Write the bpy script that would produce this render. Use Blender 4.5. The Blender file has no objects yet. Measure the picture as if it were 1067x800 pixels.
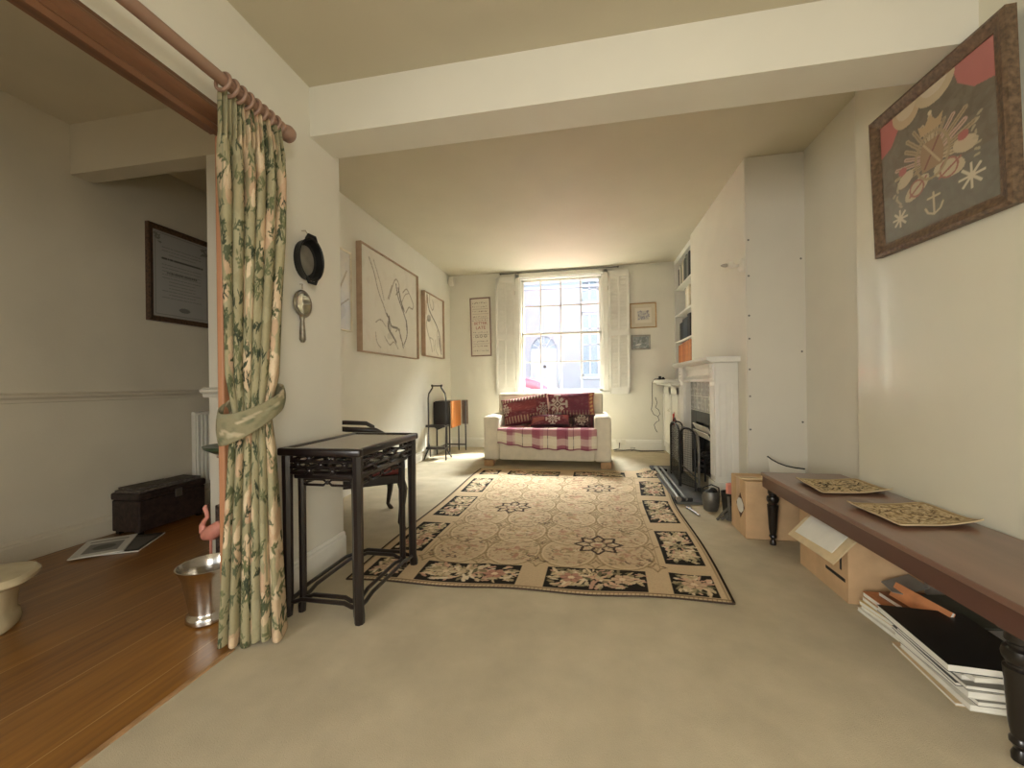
import bpy, bmesh, math, random
import numpy as np
from mathutils import Vector, Matrix, Euler
PI = math.pi
rnd = random.Random(7)
C = bpy.context.scene.collection
sc = bpy.context.scene

# ------------------------------------------------------------------ materials
def l1(c): return c/12.92 if c <= 0.04045 else ((c+0.055)/1.055)**2.4
def hexc(h): return tuple(int(h[i:i+2], 16)/255 for i in (0, 2, 4))
def lin(h):
    c = hexc(h) if isinstance(h, str) else h
    return tuple(l1(v) for v in c)
def nlin(a):
    a = np.clip(a, 0, 1)
    return np.where(a <= 0.04045, a/12.92, ((a+0.055)/1.055)**2.4)

def mat(name, col, rough=.6, metal=0., var=.06, scale=18., bump=0., bscale=60., coat=0., stretch=None, detail=3., col2=None, spec=.5):
    m = bpy.data.materials.new(name); m.use_nodes = True
    nt = m.node_tree; n = nt.nodes; lk = nt.links
    b = n['Principled BSDF']
    b.inputs['Roughness'].default_value = rough; b.inputs['Metallic'].default_value = metal
    b.inputs['Coat Weight'].default_value = coat; b.inputs['Specular IOR Level'].default_value = spec
    tc = n.new('ShaderNodeTexCoord'); src = tc.outputs['Object']
    if stretch:
        mp = n.new('ShaderNodeMapping'); mp.inputs['Scale'].default_value = stretch
        lk.new(src, mp.inputs['Vector']); src = mp.outputs['Vector']
    if col is None:
        at = n.new('ShaderNodeAttribute'); at.attribute_name = 'Col'
        base = at.outputs['Color']
    nz = n.new('ShaderNodeTexNoise'); nz.inputs['Scale'].default_value = scale; nz.inputs['Detail'].default_value = detail
    lk.new(src, nz.inputs['Vector'])
    if col is None:
        mr = n.new('ShaderNodeMapRange'); mr.inputs['To Min'].default_value = 1-var; mr.inputs['To Max'].default_value = 1+var
        lk.new(nz.outputs['Fac'], mr.inputs['Value'])
        mx = n.new('ShaderNodeVectorMath'); mx.operation = 'SCALE'
        lk.new(base, mx.inputs[0]); lk.new(mr.outputs['Result'], mx.inputs['Scale'])
        lk.new(mx.outputs['Vector'], b.inputs['Base Color'])
    else:
        c = lin(col)
        cr = n.new('ShaderNodeValToRGB')
        a = tuple(v*(1-var*2) for v in c); d = tuple(min(1, v*(1+var*2)) for v in c)
        if col2: a, d = c, lin(col2)
        cr.color_ramp.elements[0].position = .3; cr.color_ramp.elements[1].position = .7
        cr.color_ramp.elements[0].color = (*a, 1); cr.color_ramp.elements[1].color = (*d, 1)
        lk.new(nz.outputs['Fac'], cr.inputs['Fac']); lk.new(cr.outputs['Color'], b.inputs['Base Color'])
    if bump:
        n2 = n.new('ShaderNodeTexNoise'); n2.inputs['Scale'].default_value = bscale; n2.inputs['Detail'].default_value = 4
        lk.new(src, n2.inputs['Vector'])
        bp = n.new('ShaderNodeBump'); bp.inputs['Strength'].default_value = bump; bp.inputs['Distance'].default_value = .01
        lk.new(n2.outputs['Fac'], bp.inputs['Height']); lk.new(bp.outputs['Normal'], b.inputs['Normal'])
    return m

WALL = mat('wall_paint', 'E2DDCD', .55, var=.012, scale=3, bump=.04, bscale=120)
WALLG = mat('wall_paint_satin', 'DAD5BF', .3, var=.012, scale=3, bump=.02, bscale=40, coat=.15)
PLAST = mat('plasterboard_paint', 'DAD4C4', .6, var=.012, scale=3, bump=.04, bscale=120)
CEIL = mat('ceiling_paint', 'CFC6AE', .7, var=.015, scale=2, bump=.05, bscale=90)
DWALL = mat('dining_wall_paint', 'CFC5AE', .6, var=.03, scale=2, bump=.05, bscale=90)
GLOSSW = mat('white_gloss_paint', 'E6E2D6', .35, var=.01)
CARPET = mat('carpet', 'C4B79C', .95, var=.05, scale=6, bump=.3, bscale=420, detail=8, spec=.1)
DARKWOOD = mat('dark_lacquered_wood', '1D1513', .28, var=.15, scale=12, stretch=(1, 1, .15), coat=.3)
BLACKWOOD = mat('black_turned_wood', '17120F', .3, var=.12, coat=.2)
TOPWOOD = mat('table_panel_wood', '6E5E50', .16, var=.12, scale=9, stretch=(1, .1, 1), coat=.5)
MAHOG = mat('mahogany', '7C5B4C', .28, var=.10, scale=10, stretch=(1, .08, 1), coat=.35)
OAKCAS = mat('brown_moulded_wood', '7A5236', .45, var=.22, scale=16, stretch=(1, .05, .05))
JAMBW = mat('orange_brown_wood', 'A3724F', .5, var=.12, scale=14, stretch=(1, 1, .05))
ROD = mat('rosy_wood_pole', '9A7A66', .45, var=.08, scale=10, stretch=(1, .1, 1))
PALEW = mat('pale_wood', 'BCA27C', .55, var=.08, scale=20, stretch=(1, 1, .1))
IRON = mat('black_cast_iron', '232220', .5, metal=.4, var=.1, bump=.1)
GREYM = mat('grey_metal', '77746C', .45, metal=.7, var=.1)
STEEL = mat('brushed_steel', 'CFC9BE', .2, metal=1., var=.05, scale=30, stretch=(1, 1, 8))
SLATE = mat('slate', '55544E', .6, var=.15, scale=8)
CARDB = mat('cardboard', 'C8A67D', .8, var=.05, scale=10, bump=.05)
CARDI = mat('pale_card', 'D2BC94', .8, var=.04)
TAPE = mat('tape', 'CFAE88', .45, var=.03)
PAPER = mat('white_paper', 'E3DFD2', .7, var=.02)
BLACK = mat('black_card', '1E1D1C', .45, var=.1)
CREAM = mat('cream_upholstery', 'E2D9C4', .9, var=.03, scale=12, bump=.15, bscale=200, spec=.2)
OAKLEG = mat('oak_block', 'B08A5F', .5, var=.1)
VCLOTH = mat('woven_cloth', None, .92, var=.10, scale=90, bump=.25, bscale=300, spec=.15)
VPAINT = mat('picture_surface', None, .55, var=.02, scale=30)
VGLASS = mat('picture_behind_glass', None, .25, var=.02, scale=30, coat=.4)
VRUG = mat('rug_pile', None, .95, var=.16, scale=120, bump=.35, bscale=260, spec=.1)
FRAMEB = mat('brown_carved_frame', '68533E', .5, var=.25, scale=60, bump=.3, bscale=90)
FRAMEO = mat('light_oak_frame', 'BE9A6C', .5, var=.08)
FRAMEG = mat('grey_frame', '9B968A', .5, var=.08)
FRAMEW = mat('pale_frame', 'D8CDB5', .5, var=.05)
FRAMED = mat('dark_bronze_frame', '4F3826', .4, var=.3, scale=60, bump=.2)
TERRA = mat('orange_book_cloth', 'C98556', .7, var=.08)
SUNLITW = mat('sunlit_orange_wood', 'C27636', .35, var=.12, scale=14, stretch=(1, 1, .1), coat=.2)
REDSEAT = mat('dark_red_seat', '6A2A28', .6, var=.15)
TILE = None
PINK = mat('pink_paint', 'E89A86', .45, var=.05)
RED = mat('red_paint', 'C2412F', .45, var=.05)
CARRED = mat('red_car_paint', 'D2303E', .25, var=.03, coat=.5)
STUCCO = mat('white_stucco', 'BAC1C8', .8, var=.015, scale=4)
FACTRIM = mat('facade_trim', 'D2DADF', .7, var=.02)
FACGLASS = mat('facade_window_glass', '9FB0BA', .15, var=.1)
TARMAC = mat('tarmac', '6C6C6B', .9, var=.08)
CERAM = mat('cream_ceramic', 'CDBE9A', .22, var=.03, coat=.3)
GREEN = mat('dark_green_glaze', '3A4A35', .3, var=.2, coat=.3)
SPECK = mat('dark_speckled_cover', '2A211F', .5, var=.1, scale=60, col2='6E5F58')
MIXP = mat('worn_leather', '2E211C', .5, var=.35, scale=30, bump=.2)
NEWSP = mat('aged_newsprint', '6F665B', .8, var=.4, scale=40, col2='3C352F')
PLASTW = mat('white_plastic', 'E3DECF', .4, var=.02)

def tile_mat():
    m = bpy.data.materials.new('patterned_tile'); m.use_nodes = True
    nt = m.node_tree; n = nt.nodes; lk = nt.links; b = n['Principled BSDF']; b.inputs['Roughness'].default_value = .25
    tc = n.new('ShaderNodeTexCoord'); mp = n.new('ShaderNodeMapping'); mp.inputs['Scale'].default_value = (13, 13, 13)
    lk.new(tc.outputs['Object'], mp.inputs['Vector'])
    v = n.new('ShaderNodeTexVoronoi'); v.inputs['Scale'].default_value = 1.6; v.inputs['Randomness'].default_value = .35
    lk.new(mp.outputs['Vector'], v.inputs['Vector'])
    cr = n.new('ShaderNodeValToRGB'); e = cr.color_ramp.elements
    e[0].position = .15; e[0].color = (*lin('DAD5C8'), 1); e[1].position = .55; e[1].color = (*lin('8D8B84'), 1)
    x = cr.color_ramp.elements.new(.35); x.color = (*lin('A3A19A'), 1)
    y = cr.color_ramp.elements.new(.28); y.color = (*lin('D0CCC0'), 1)
    lk.new(v.outputs['Distance'], cr.inputs['Fac']); lk.new(cr.outputs['Color'], b.inputs['Base Color'])
    return m
TILE = tile_mat()

def boards_mat():
    m = bpy.data.materials.new('varnished_boards'); m.use_nodes = True
    nt = m.node_tree; n = nt.nodes; lk = nt.links; b = n['Principled BSDF']
    b.inputs['Roughness'].default_value = .33; b.inputs['Coat Weight'].default_value = .25; b.inputs['Coat Roughness'].default_value = .3
    tc = n.new('ShaderNodeTexCoord')
    sx = n.new('ShaderNodeSeparateXYZ'); lk.new(tc.outputs['Object'], sx.inputs[0])
    def mth(op, a, bb=None):
        q = n.new('ShaderNodeMath'); q.operation = op
        for i, t in enumerate((a, bb)):
            if t is None: continue
            if isinstance(t, (int, float)): q.inputs[i].default_value = t
            else: lk.new(t, q.inputs[i])
        return q.outputs[0]
    w = mth('DIVIDE', sx.outputs['X'], .29)
    idx = mth('FLOOR', w); fr = mth('FRACT', w)
    wn = n.new('ShaderNodeTexWhiteNoise'); wn.noise_dimensions = '1D'; lk.new(idx, wn.inputs['W'])
    mp = n.new('ShaderNodeMapping'); mp.inputs['Scale'].default_value = (30, 1.6, 1); lk.new(tc.outputs['Object'], mp.inputs['Vector'])
    nz = n.new('ShaderNodeTexNoise'); nz.inputs['Scale'].default_value = 1.5; nz.inputs['Detail'].default_value = 6; lk.new(mp.outputs['Vector'], nz.inputs['Vector'])
    s = mth('ADD', mth('MULTIPLY', wn.outputs['Value'], .14), mth('MULTIPLY', nz.outputs['Fac'], .86))
    cr = n.new('ShaderNodeValToRGB'); e = cr.color_ramp.elements
    e[0].position = .2; e[0].color = (*lin('6A401C'), 1); e[1].position = .8; e[1].color = (*lin('A8742F'), 1)
    lk.new(s, cr.inputs['Fac'])
    gap = mth('LESS_THAN', fr, .012)
    mx = n.new('ShaderNodeMix'); mx.data_type = 'RGBA'; lk.new(gap, mx.inputs['Factor'])
    lk.new(cr.outputs['Color'], mx.inputs[6]); mx.inputs[7].default_value = (*lin('C09A62'), 1)
    lk.new(mx.outputs[2], b.inputs['Base Color'])
    return m
BOARDS = boards_mat()

def glass_mat():
    m = bpy.data.materials.new('window_glass'); m.use_nodes = True
    nt = m.node_tree; n = nt.nodes; lk = nt.links
    n.remove(n['Principled BSDF']); out = n['Material Output']
    t = n.new('ShaderNodeBsdfTransparent'); g = n.new('ShaderNodeBsdfGlossy'); g.inputs['Roughness'].default_value = .02
    t.inputs['Color'].default_value = (.97, .985, .98, 1)
    mx = n.new('ShaderNodeMixShader'); mx.inputs[0].default_value = .01; lk.new(t.outputs[0], mx.inputs[1]); lk.new(g.outputs[0], mx.inputs[2])
    lk.new(mx.outputs[0], out.inputs['Surface'])
    return m
GLASS = glass_mat()
MIRROR = mat('mirror_glass', 'E8E4DA', .04, metal=1., var=.01)

# ------------------------------------------------------------------ mesh helpers
WORG = {}
class MB:
    def __init__(s): s.bm = bmesh.new()
    def _add(s, vs, fs):
        v = [s.bm.verts.new(p) for p in vs]
        out = []
        for f in fs:
            try: out.append(s.bm.faces.new([v[i] for i in f]))
            except ValueError: pass
        return v
    def box(s, x0, x1, y0, y1, z0, z1, bev=0., M=None, seg=2):
        b = bmesh.new(); bmesh.ops.create_cube(b, size=1)
        for v in b.verts: v.co = Vector(((x0+x1)/2+v.co.x*(x1-x0), (y0+y1)/2+v.co.y*(y1-y0), (z0+z1)/2+v.co.z*(z1-z0)))
        if bev: bmesh.ops.bevel(b, geom=list(b.edges), offset=bev, segments=seg, profile=.5, affect='EDGES')
        if M: bmesh.ops.transform(b, matrix=M, verts=b.verts)
        s.merge(b); return s
    def merge(s, b):
        me = bpy.data.meshes.new('tmp'); b.to_mesh(me); b.free(); s.bm.from_mesh(me); bpy.data.meshes.remove(me)
    def tube(s, pts, r, n=8, cap=True, closed=False):
        pts = [Vector(p) for p in pts]; N = len(pts); rings = []
        prev = None
        for i, p in enumerate(pts):
            if closed: t = pts[(i+1) % N]-pts[i-1]
            else: t = pts[min(i+1, N-1)]-pts[max(i-1, 0)]
            t.normalize()
            if prev is None:
                a = Vector((0, 0, 1)) if abs(t.z) < .9 else Vector((1, 0, 0))
                u = t.cross(a).normalized()
            else:
                u = prev-t*prev.dot(t)
                u = u.normalized() if u.length > 1e-6 else t.orthogonal().normalized()
            prev = u; w = t.cross(u)
            rr = r[i] if isinstance(r, (list, tuple)) else r
            rings.append([s.bm.verts.new(p+(u*math.cos(2*PI*k/n+PI/n)+w*math.sin(2*PI*k/n+PI/n))*rr) for k in range(n)])
        for i in range(N if closed else N-1):
            A, B = rings[i], rings[(i+1) % N]
            for k in range(n): s.bm.faces.new((A[k], A[(k+1) % n], B[(k+1) % n], B[k]))
        if cap and not closed:
            s.bm.faces.new(rings[0][::-1]); s.bm.faces.new(rings[-1])
        return s
    def lathe(s, prof, c=(0, 0, 0), n=24, axis='z', M=None, cap=True, sx=1., sy=1.):
        rings = []
        vs = []
        for r, h in prof:
            ring = []
            for k in range(n):
                a = 2*PI*k/n; x, y = r*math.cos(a)*sx, r*math.sin(a)*sy
                p = {'z': (x, y, h), 'x': (h, x, y), 'y': (x, h, y)}[axis]
                v = s.bm.verts.new(Vector(p)+Vector(c)); ring.append(v); vs.append(v)
            rings.append(ring)
        for A, B in zip(rings, rings[1:]):
            for k in range(n): s.bm.faces.new((A[k], A[(k+1) % n], B[(k+1) % n], B[k]))
        if cap: s.bm.faces.new(rings[0][::-1]); s.bm.faces.new(rings[-1])
        if M: bmesh.ops.transform(s.bm, matrix=M, verts=vs)
        return s
    def sphere(s, c, r, n=12, sc3=(1, 1, 1)):
        b = bmesh.new(); bmesh.ops.create_uvsphere(b, u_segments=n*2, v_segments=n, radius=r)
        for v in b.verts: v.co = Vector((v.co.x*sc3[0], v.co.y*sc3[1], v.co.z*sc3[2]))+Vector(c)
        s.merge(b); return s
    def prism(s, poly, a, b, axis='z', M=None):
        def mk(p, h): return {'z': (p[0], p[1], h), 'y': (p[0], h, p[1]), 'x': (h, p[0], p[1])}[axis]
        A = [s.bm.verts.new(mk(p, a)) for p in poly]; B = [s.bm.verts.new(mk(p, b)) for p in poly]
        n = len(poly)
        s.bm.faces.new(A[::-1]); s.bm.faces.new(B)
        for i in range(n): s.bm.faces.new((A[i], A[(i+1) % n], B[(i+1) % n], B[i]))
        if M: bmesh.ops.transform(s.bm, matrix=M, verts=A+B)
        return s
    def bar(s, p, q, w, h=None, up=(0, 0, 1)):
        p, q = Vector(p), Vector(q); h = h or w; t = (q-p).normalized()
        u = t.cross(Vector(up))
        if u.length < 1e-4: u = t.cross(Vector((0, 1, 0)))
        u.normalize(); v = u.cross(t)
        P = [o+u*a*w/2+v*b*h/2 for o in (p, q) for a, b in ((-1, -1), (1, -1), (1, 1), (-1, 1))]
        s._add(P, [(3, 2, 1, 0), (4, 5, 6, 7), (0, 1, 5, 4), (1, 2, 6, 5), (2, 3, 7, 6), (3, 0, 4, 7)]); return s
    def build(s, name, m, parent=None, smooth=False, org=None):
        bmesh.ops.recalc_face_normals(s.bm, faces=s.bm.faces)
        me = bpy.data.meshes.new(name); s.bm.to_mesh(me); s.bm.free()
        return finish(name, me, m, parent, smooth, org)

def finish(name, me, m, parent=None, smooth=False, org=None):
    o = bpy.data.objects.new(name, me); C.objects.link(o)
    if m: me.materials.append(m)
    if parent is not None:
        sh = WORG[parent]; o.parent = parent
    else:
        if org is None:
            a = np.empty(len(me.vertices)*3); me.vertices.foreach_get('co', a); a = a.reshape(-1, 3)
            lo, hi = a.min(0), a.max(0); org = ((lo[0]+hi[0])/2, (lo[1]+hi[1])/2, lo[2])
        sh = Vector(org); o.location = sh
    me.transform(Matrix.Translation(-Vector(sh))); WORG[o] = Vector(sh)
    if smooth:
        me.polygons.foreach_set('use_smooth', [True]*len(me.polygons))
        try: me.set_sharp_from_angle(angle=math.radians(40))
        except Exception: pass
    return o

def tag(o, label, cat, group=None, kind=None):
    o['label'] = label; o['category'] = cat
    if group: o['group'] = group
    if kind: o['kind'] = kind
    return o
def thing(name, label, cat, loc, rot=None, group=None, local=None):
    o = bpy.data.objects.new(name, None); C.objects.link(o); o.location = loc; o.empty_display_size = .05
    if rot is not None:
        o.rotation_euler = (0, 0, rot) if isinstance(rot, (int, float)) else rot
    loc_ = rot is not None if local is None else local
    WORG[o] = Vector((0, 0, 0)) if loc_ else Vector(loc)
    return tag(o, label, cat, group)
def struct(name, mb, m, parent=None, smooth=False):
    o = mb.build(name, m, parent, smooth)
    if parent is None: o['kind'] = 'structure'
    return o
def sheet(name, X, m, col=None, parent=None, smooth=True, thick=0., org=None, off=0.):
    """X: (nv,nu,3) grid of points, col: (nv,nu,3) srgb colours"""
    nv, nu = X.shape[:2]
    me = bpy.data.meshes.new(name)
    idx = np.arange(nv*nu).reshape(nv, nu)
    f = np.stack([idx[:-1, :-1], idx[:-1, 1:], idx[1:, 1:], idx[1:, :-1]], -1).reshape(-1, 4)
    me.vertices.add(nv*nu); me.vertices.foreach_set('co', X.reshape(-1).astype(np.float32))
    me.loops.add(f.size); me.loops.foreach_set('vertex_index', f.reshape(-1).astype(np.int32))
    me.polygons.add(len(f)); me.polygons.foreach_set('loop_start', np.arange(0, f.size, 4, dtype=np.int32))
    me.update(calc_edges=True)
    if col is not None:
        a = me.color_attributes.new('Col', 'FLOAT_COLOR', 'POINT')
        k = col.reshape(-1, 3); g = k@np.array([.3, .59, .11]); k = k*.72+g[:, None]*.28      # pattern colours greyed to carry a low-contrast haze
        q = np.ones((nv*nu, 4), np.float32); q[:, :3] = nlin(k)
        a.data.foreach_set('color', q.reshape(-1))
    o = finish(name, me, m, parent, smooth, org)
    if thick:
        md = o.modifiers.new('thickness', 'SOLIDIFY'); md.thickness = thick; md.offset = off
    return o
def text_mesh(txt, size, M, name, m, parent, ext=.0008):
    cu = bpy.data.curves.new('txt', 'FONT'); cu.body = txt; cu.size = size; cu.extrude = ext; cu.align_x = 'CENTER'; cu.align_y = 'CENTER'; cu.resolution_u = 2
    to = bpy.data.objects.new('txt', cu); C.objects.link(to)
    dg = bpy.context.evaluated_depsgraph_get(); dg.update()
    me = bpy.data.meshes.new_from_object(to.evaluated_get(dg)); bpy.data.objects.remove(to)
    me.transform(M); me.name = name
    return finish(name, me, m, parent)

# ------------------------------------------------------------------ pattern canvas (surface patterns woven / drawn on things)
class CV:
    def __init__(s, h, w, col): s.a = np.zeros((h, w, 3)); s.a[:] = hexc(col); s.h, s.w = h, w
    def ell(s, cx, cy, a, b, ang, col, al=1.):
        R = max(a, b)+1; x0, x1 = int(max(0, cx-R)), int(min(s.w, cx+R+2)); y0, y1 = int(max(0, cy-R)), int(min(s.h, cy+R+2))
        if x1 <= x0 or y1 <= y0: return
        Y, X = np.mgrid[y0:y1, x0:x1]; dx, dy = X-cx, Y-cy; c, q = math.cos(ang), math.sin(ang)
        m = ((dx*c+dy*q)/a)**2+((-dx*q+dy*c)/b)**2 <= 1
        k = s.a[y0:y1, x0:x1]; k[m] = k[m]*(1-al)+np.array(hexc(col))*al
    def line(s, pts, w, col, al=1.):
        for (xa, ya), (xb, yb) in zip(pts, pts[1:]):
            x0, x1 = int(max(0, min(xa, xb)-w-1)), int(min(s.w, max(xa, xb)+w+2)); y0, y1 = int(max(0, min(ya, yb)-w-1)), int(min(s.h, max(ya, yb)+w+2))
            if x1 <= x0 or y1 <= y0: continue
            Y, X = np.mgrid[y0:y1, x0:x1]; dx, dy = xb-xa, yb-ya; L = dx*dx+dy*dy+1e-9
            t = np.clip(((X-xa)*dx+(Y-ya)*dy)/L, 0, 1)
            m = (X-xa-t*dx)**2+(Y-ya-t*dy)**2 <= w*w
            k = s.a[y0:y1, x0:x1]; k[m] = k[m]*(1-al)+np.array(hexc(col))*al
    def rect(s, x0, x1, y0, y1, col, al=1.):
        k = s.a[int(max(0, y0)):int(max(0, y1)), int(max(0, x0)):int(max(0, x1))]; k[:] = k*(1-al)+np.array(hexc(col))*al
    def ring(s, cx, cy, r, w, col, al=1., sy=1.):
        s.line([(cx+r*math.cos(t), cy+r*sy*math.sin(t)) for t in np.linspace(0, 2*PI, 40)], w, col, al)
    def poly(s, pts, col, al=1.):
        xs = [p[0] for p in pts]; ys = [p[1] for p in pts]
        x0, x1 = int(max(0, min(xs))), int(min(s.w, max(xs)+2)); y0, y1 = int(max(0, min(ys))), int(min(s.h, max(ys)+2))
        if x1 <= x0 or y1 <= y0: return
        Y, X = np.mgrid[y0:y1, x0:x1]; m = np.zeros(X.shape, bool); n = len(pts)
        for i in range(n):
            xa, ya = pts[i]; xb, yb = pts[(i+1) % n]
            if ya == yb: continue
            c = ((ya > Y) != (yb > Y)) & (X < (xb-xa)*(Y-ya)/(yb-ya)+xa); m ^= c
        k = s.a[y0:y1, x0:x1]; k[m] = k[m]*(1-al)+np.array(hexc(col))*al
def plane(p0, pu, pv, nu, nv):
    u = np.linspace(0, 1, nu)[None, :, None]; v = np.linspace(0, 1, nv)[:, None, None]
    p0, pu, pv = map(np.array, (p0, pu, pv))
    return p0+(pu-p0)*u+(pv-p0)*v

# ------------------------------------------------------------------ the setting
XL, XF, XR, XA, XB = -1.42, -2.18, 1.51, 1.64, 1.224     # near left wall, far left wall, near right wall, alcove, chimney breast face
YB, ZN, ZF, YR, XD = 6.17, 2.57, 2.75, -3.0, -3.25
struct('floor', MB().prism([(-1.34, YR), (1.9, YR), (1.9, YB+.15), (-2.3, YB+.15), (-2.3, 2.06), (-1.46, 2.06), (-1.46, 1.36), (-1.34, 1.30)], -.08, 0), CARPET)
struct('floor_boards', MB().prism([(XD-.1, YR), (-1.34, YR), (-1.34, 2.06), (-2.3, 2.06), (-2.3, 4.1), (XD-.1, 4.1)], -.08, -.002), BOARDS)
# threshold strip of carpet edge
struct('trim_1', MB().box(-1.352, -1.332, -1.2, 1.30, -.01, .004, .003), OAKLEG)
# near left wall with the doorway (splayed reveal)
w = MB()
w.prism([(XL, 1.335), (XL, 2.12), (-1.56, 2.12), (-1.56, 1.60)], 0, ZN)
w.box(-1.46, XL, -1.0, 1.335, 2.04, ZN)
w.prism([(XL, 1.335), (-1.46, 1.335), (-1.46, 1.41)], 2.04, ZN)
w.box(-1.56, XL, YR, -2.86, 0, ZN).box(-1.56, XL, -1.34, -1.0, 0, ZN).box(-1.56, XL, -2.86, -1.34, 0, .44).box(-1.56, XL, -2.86, -1.34, 2.26, ZN)  # unseen opening cut behind the camera to hold an added fill lamp
struct('wall_left', w, WALL)
struct('wall_left_far', MB().box(-2.26, XF, 2.12, YB+.1, 0, ZF), WALL)
struct('wall_nib', MB().box(-2.212, -1.5601, 2.00, 2.1199, 0, 2.38), WALL)
# back wall with window opening
wx0, wx1, wz0, wz1 = -1.05, .25, .86, 2.66
b = MB(); T = YB+.28; G0 = -.25
b.box(-2.3, wx0, YB, T, -.3, ZF+.1).box(wx1, 1.9, YB, T, -.3, ZF+.1).box(wx0, wx1, YB, T, -.3, wz0).box(wx0, wx1, YB, T, wz1, ZF+.1)
struct('wall_back', b, WALL)
struct('wall_bounce_damper', MB().box(-9, wx0, T, T+.1, G0, 6).box(wx1, 9, T, T+.1, G0, 6).box(wx0, wx1, T, T+.1, G0, wz0-.02).box(wx0, wx1, T, T+.1, wz1, 6), mat('bounce_damping_grey', '7E8388', .9, var=.03, scale=30))  # unseen dark outer skin added to cut light bounced onto the facade
# right side
struct('wall_right', MB().box(XR, XR+.4, -1.14, 2.6, 0, ZN+.3).box(XR, XR+.4, YR, -2.66, 0, ZN+.3).box(XR, XR+.4, -2.66, -1.14, 0, .44).box(XR, XR+.4, -2.66, -1.14, 2.26, ZN+.3), WALLG)  # includes an unseen opening made for the right-hand fill lamp
struct('wall_alcove', MB().box(XA, XA+.27, 2.6, 3.42, 0, ZF), WALL)
struct('wall_chimney', MB().prism([(XB, 3.432), (1.9, 3.432), (1.9, 5.1), (XB, 5.1)], 0, ZF), WALL)
pb = struct('wall_boxing', MB().box(XB+.004, XA+.01, 3.418, 3.4318, 0, ZF-.005, .001), PLAST)
for i, (px, z) in enumerate([(XB+.02, z) for z in (2.1, 1.82, 1.51, 1.33, 1.09, .88, .62)]+[(XA-.03, z) for z in (1.93, 1.22, .68)]):
    MB().lathe([(.006, 3.419), (.008, 3.4165), (.005, 3.4155)], (px, 0, z), 8, 'y').build('screw', GREYM, pb)
struct('wall_alcove_far', MB().box(1.56, 1.9, 5.1, YB, 0, ZF), WALL)
# ceilings and beam
struct('ceiling', MB().box(-1.46, 2.0, YR, 1.87, ZN, ZN+.12), CEIL)
struct('ceiling_far', MB().box(-2.3, 1.95, 2.08, YB+.1, ZF, ZF+.1), CEIL)
struct('ceiling_beam', MB().box(XL-.14, XR+.2, 1.87, 2.08, 2.31, ZF+.1), WALL)
# rear end of the near room: unseen wide opening made up behind the camera for a fill lamp
r = MB(); r.box(XL-.14, -1.2, YR-.15, YR, 0, ZN).box(1.3, XR+.1, YR-.15, YR, 0, ZN).box(-1.2, 1.3, YR-.15, YR, 2.35, ZN).box(-1.2, 1.3, YR-.15, YR, 0, .3)
struct('wall_rear', r, WALL)
# dining room
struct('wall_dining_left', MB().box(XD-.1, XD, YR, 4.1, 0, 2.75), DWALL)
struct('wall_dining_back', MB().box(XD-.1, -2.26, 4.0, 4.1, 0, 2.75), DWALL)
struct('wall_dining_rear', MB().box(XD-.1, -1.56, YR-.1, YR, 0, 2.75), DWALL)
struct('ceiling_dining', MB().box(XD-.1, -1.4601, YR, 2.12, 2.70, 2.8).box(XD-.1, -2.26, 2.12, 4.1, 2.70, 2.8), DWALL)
struct('ceiling_beam_dining', MB().box(XD, -1.5601, 2.00, 2.12, 2.38, 2.70), DWALL)
def base_mb(p, q, nrm, h=.15, t=.018):
    p, q, nrm = Vector((*p, 0)), Vector((*q, 0)), Vector((*nrm, 0))
    m = MB(); prof = [(0, 0), (t, 0), (t, h-.03), (t*.75, h-.02), (t*.75, h-.012), (t*.35, h), (0, h)]
    A = [m.bm.verts.new(p+nrm*a+Vector((0, 0, z))) for a, z in prof]; B = [m.bm.verts.new(q+nrm*a+Vector((0, 0, z))) for a, z in prof]
    n = len(prof)
    m.bm.faces.new(A); m.bm.faces.new(B[::-1])
    for i in range(n): m.bm.faces.new((A[i], A[(i+1) % n], B[(i+1) % n], B[i]))
    return m
struct('baseboard_left', base_mb((XL, 1.44), (XL, 2.12), (1, 0)), GLOSSW)
struct('baseboard_left_far', base_mb((XF, 2.12), (XF, YB), (1, 0), .12), GLOSSW)
struct('baseboard_back', base_mb((XF, YB), (1.05, YB), (0, -1), .15), GLOSSW)
struct('baseboard_right', base_mb((XR, YR), (XR, 2.6), (-1, 0)), GLOSSW)
struct('baseboard_dining', base_mb((XD, YR), (XD, 4.0), (1, 0), .13, .02), DWALL)
# dado rails of the dining room
def dado_mb(p, q, nrm, z=.955):
    p, q, nrm = Vector((*p, 0)), Vector((*q, 0)), Vector((*nrm, 0)); m = MB()
    prof = [(0, z-.035), (.010, z-.032), (.014, z-.015), (.022, z-.008), (.032, z), (.034, z+.012), (.022, z+.016), (.012, z+.024), (0, z+.026)]
    A = [m.bm.verts.new(p+nrm*a+Vector((0, 0, h))) for a, h in prof]; B = [m.bm.verts.new(q+nrm*a+Vector((0, 0, h))) for a, h in prof]
    n = len(prof); m.bm.faces.new(A); m.bm.faces.new(B[::-1])
    for i in range(n): m.bm.faces.new((A[i], A[(i+1) % n], B[(i+1) % n], B[i]))
    return m
struct('trim_2', dado_mb((XD, YR), (XD, 4.0), (1, 0)), DWALL)
struct('trim_3', dado_mb((-2.245, 2.0), (-1.56, 2.0), (0, -1), .975), WALL)
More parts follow.
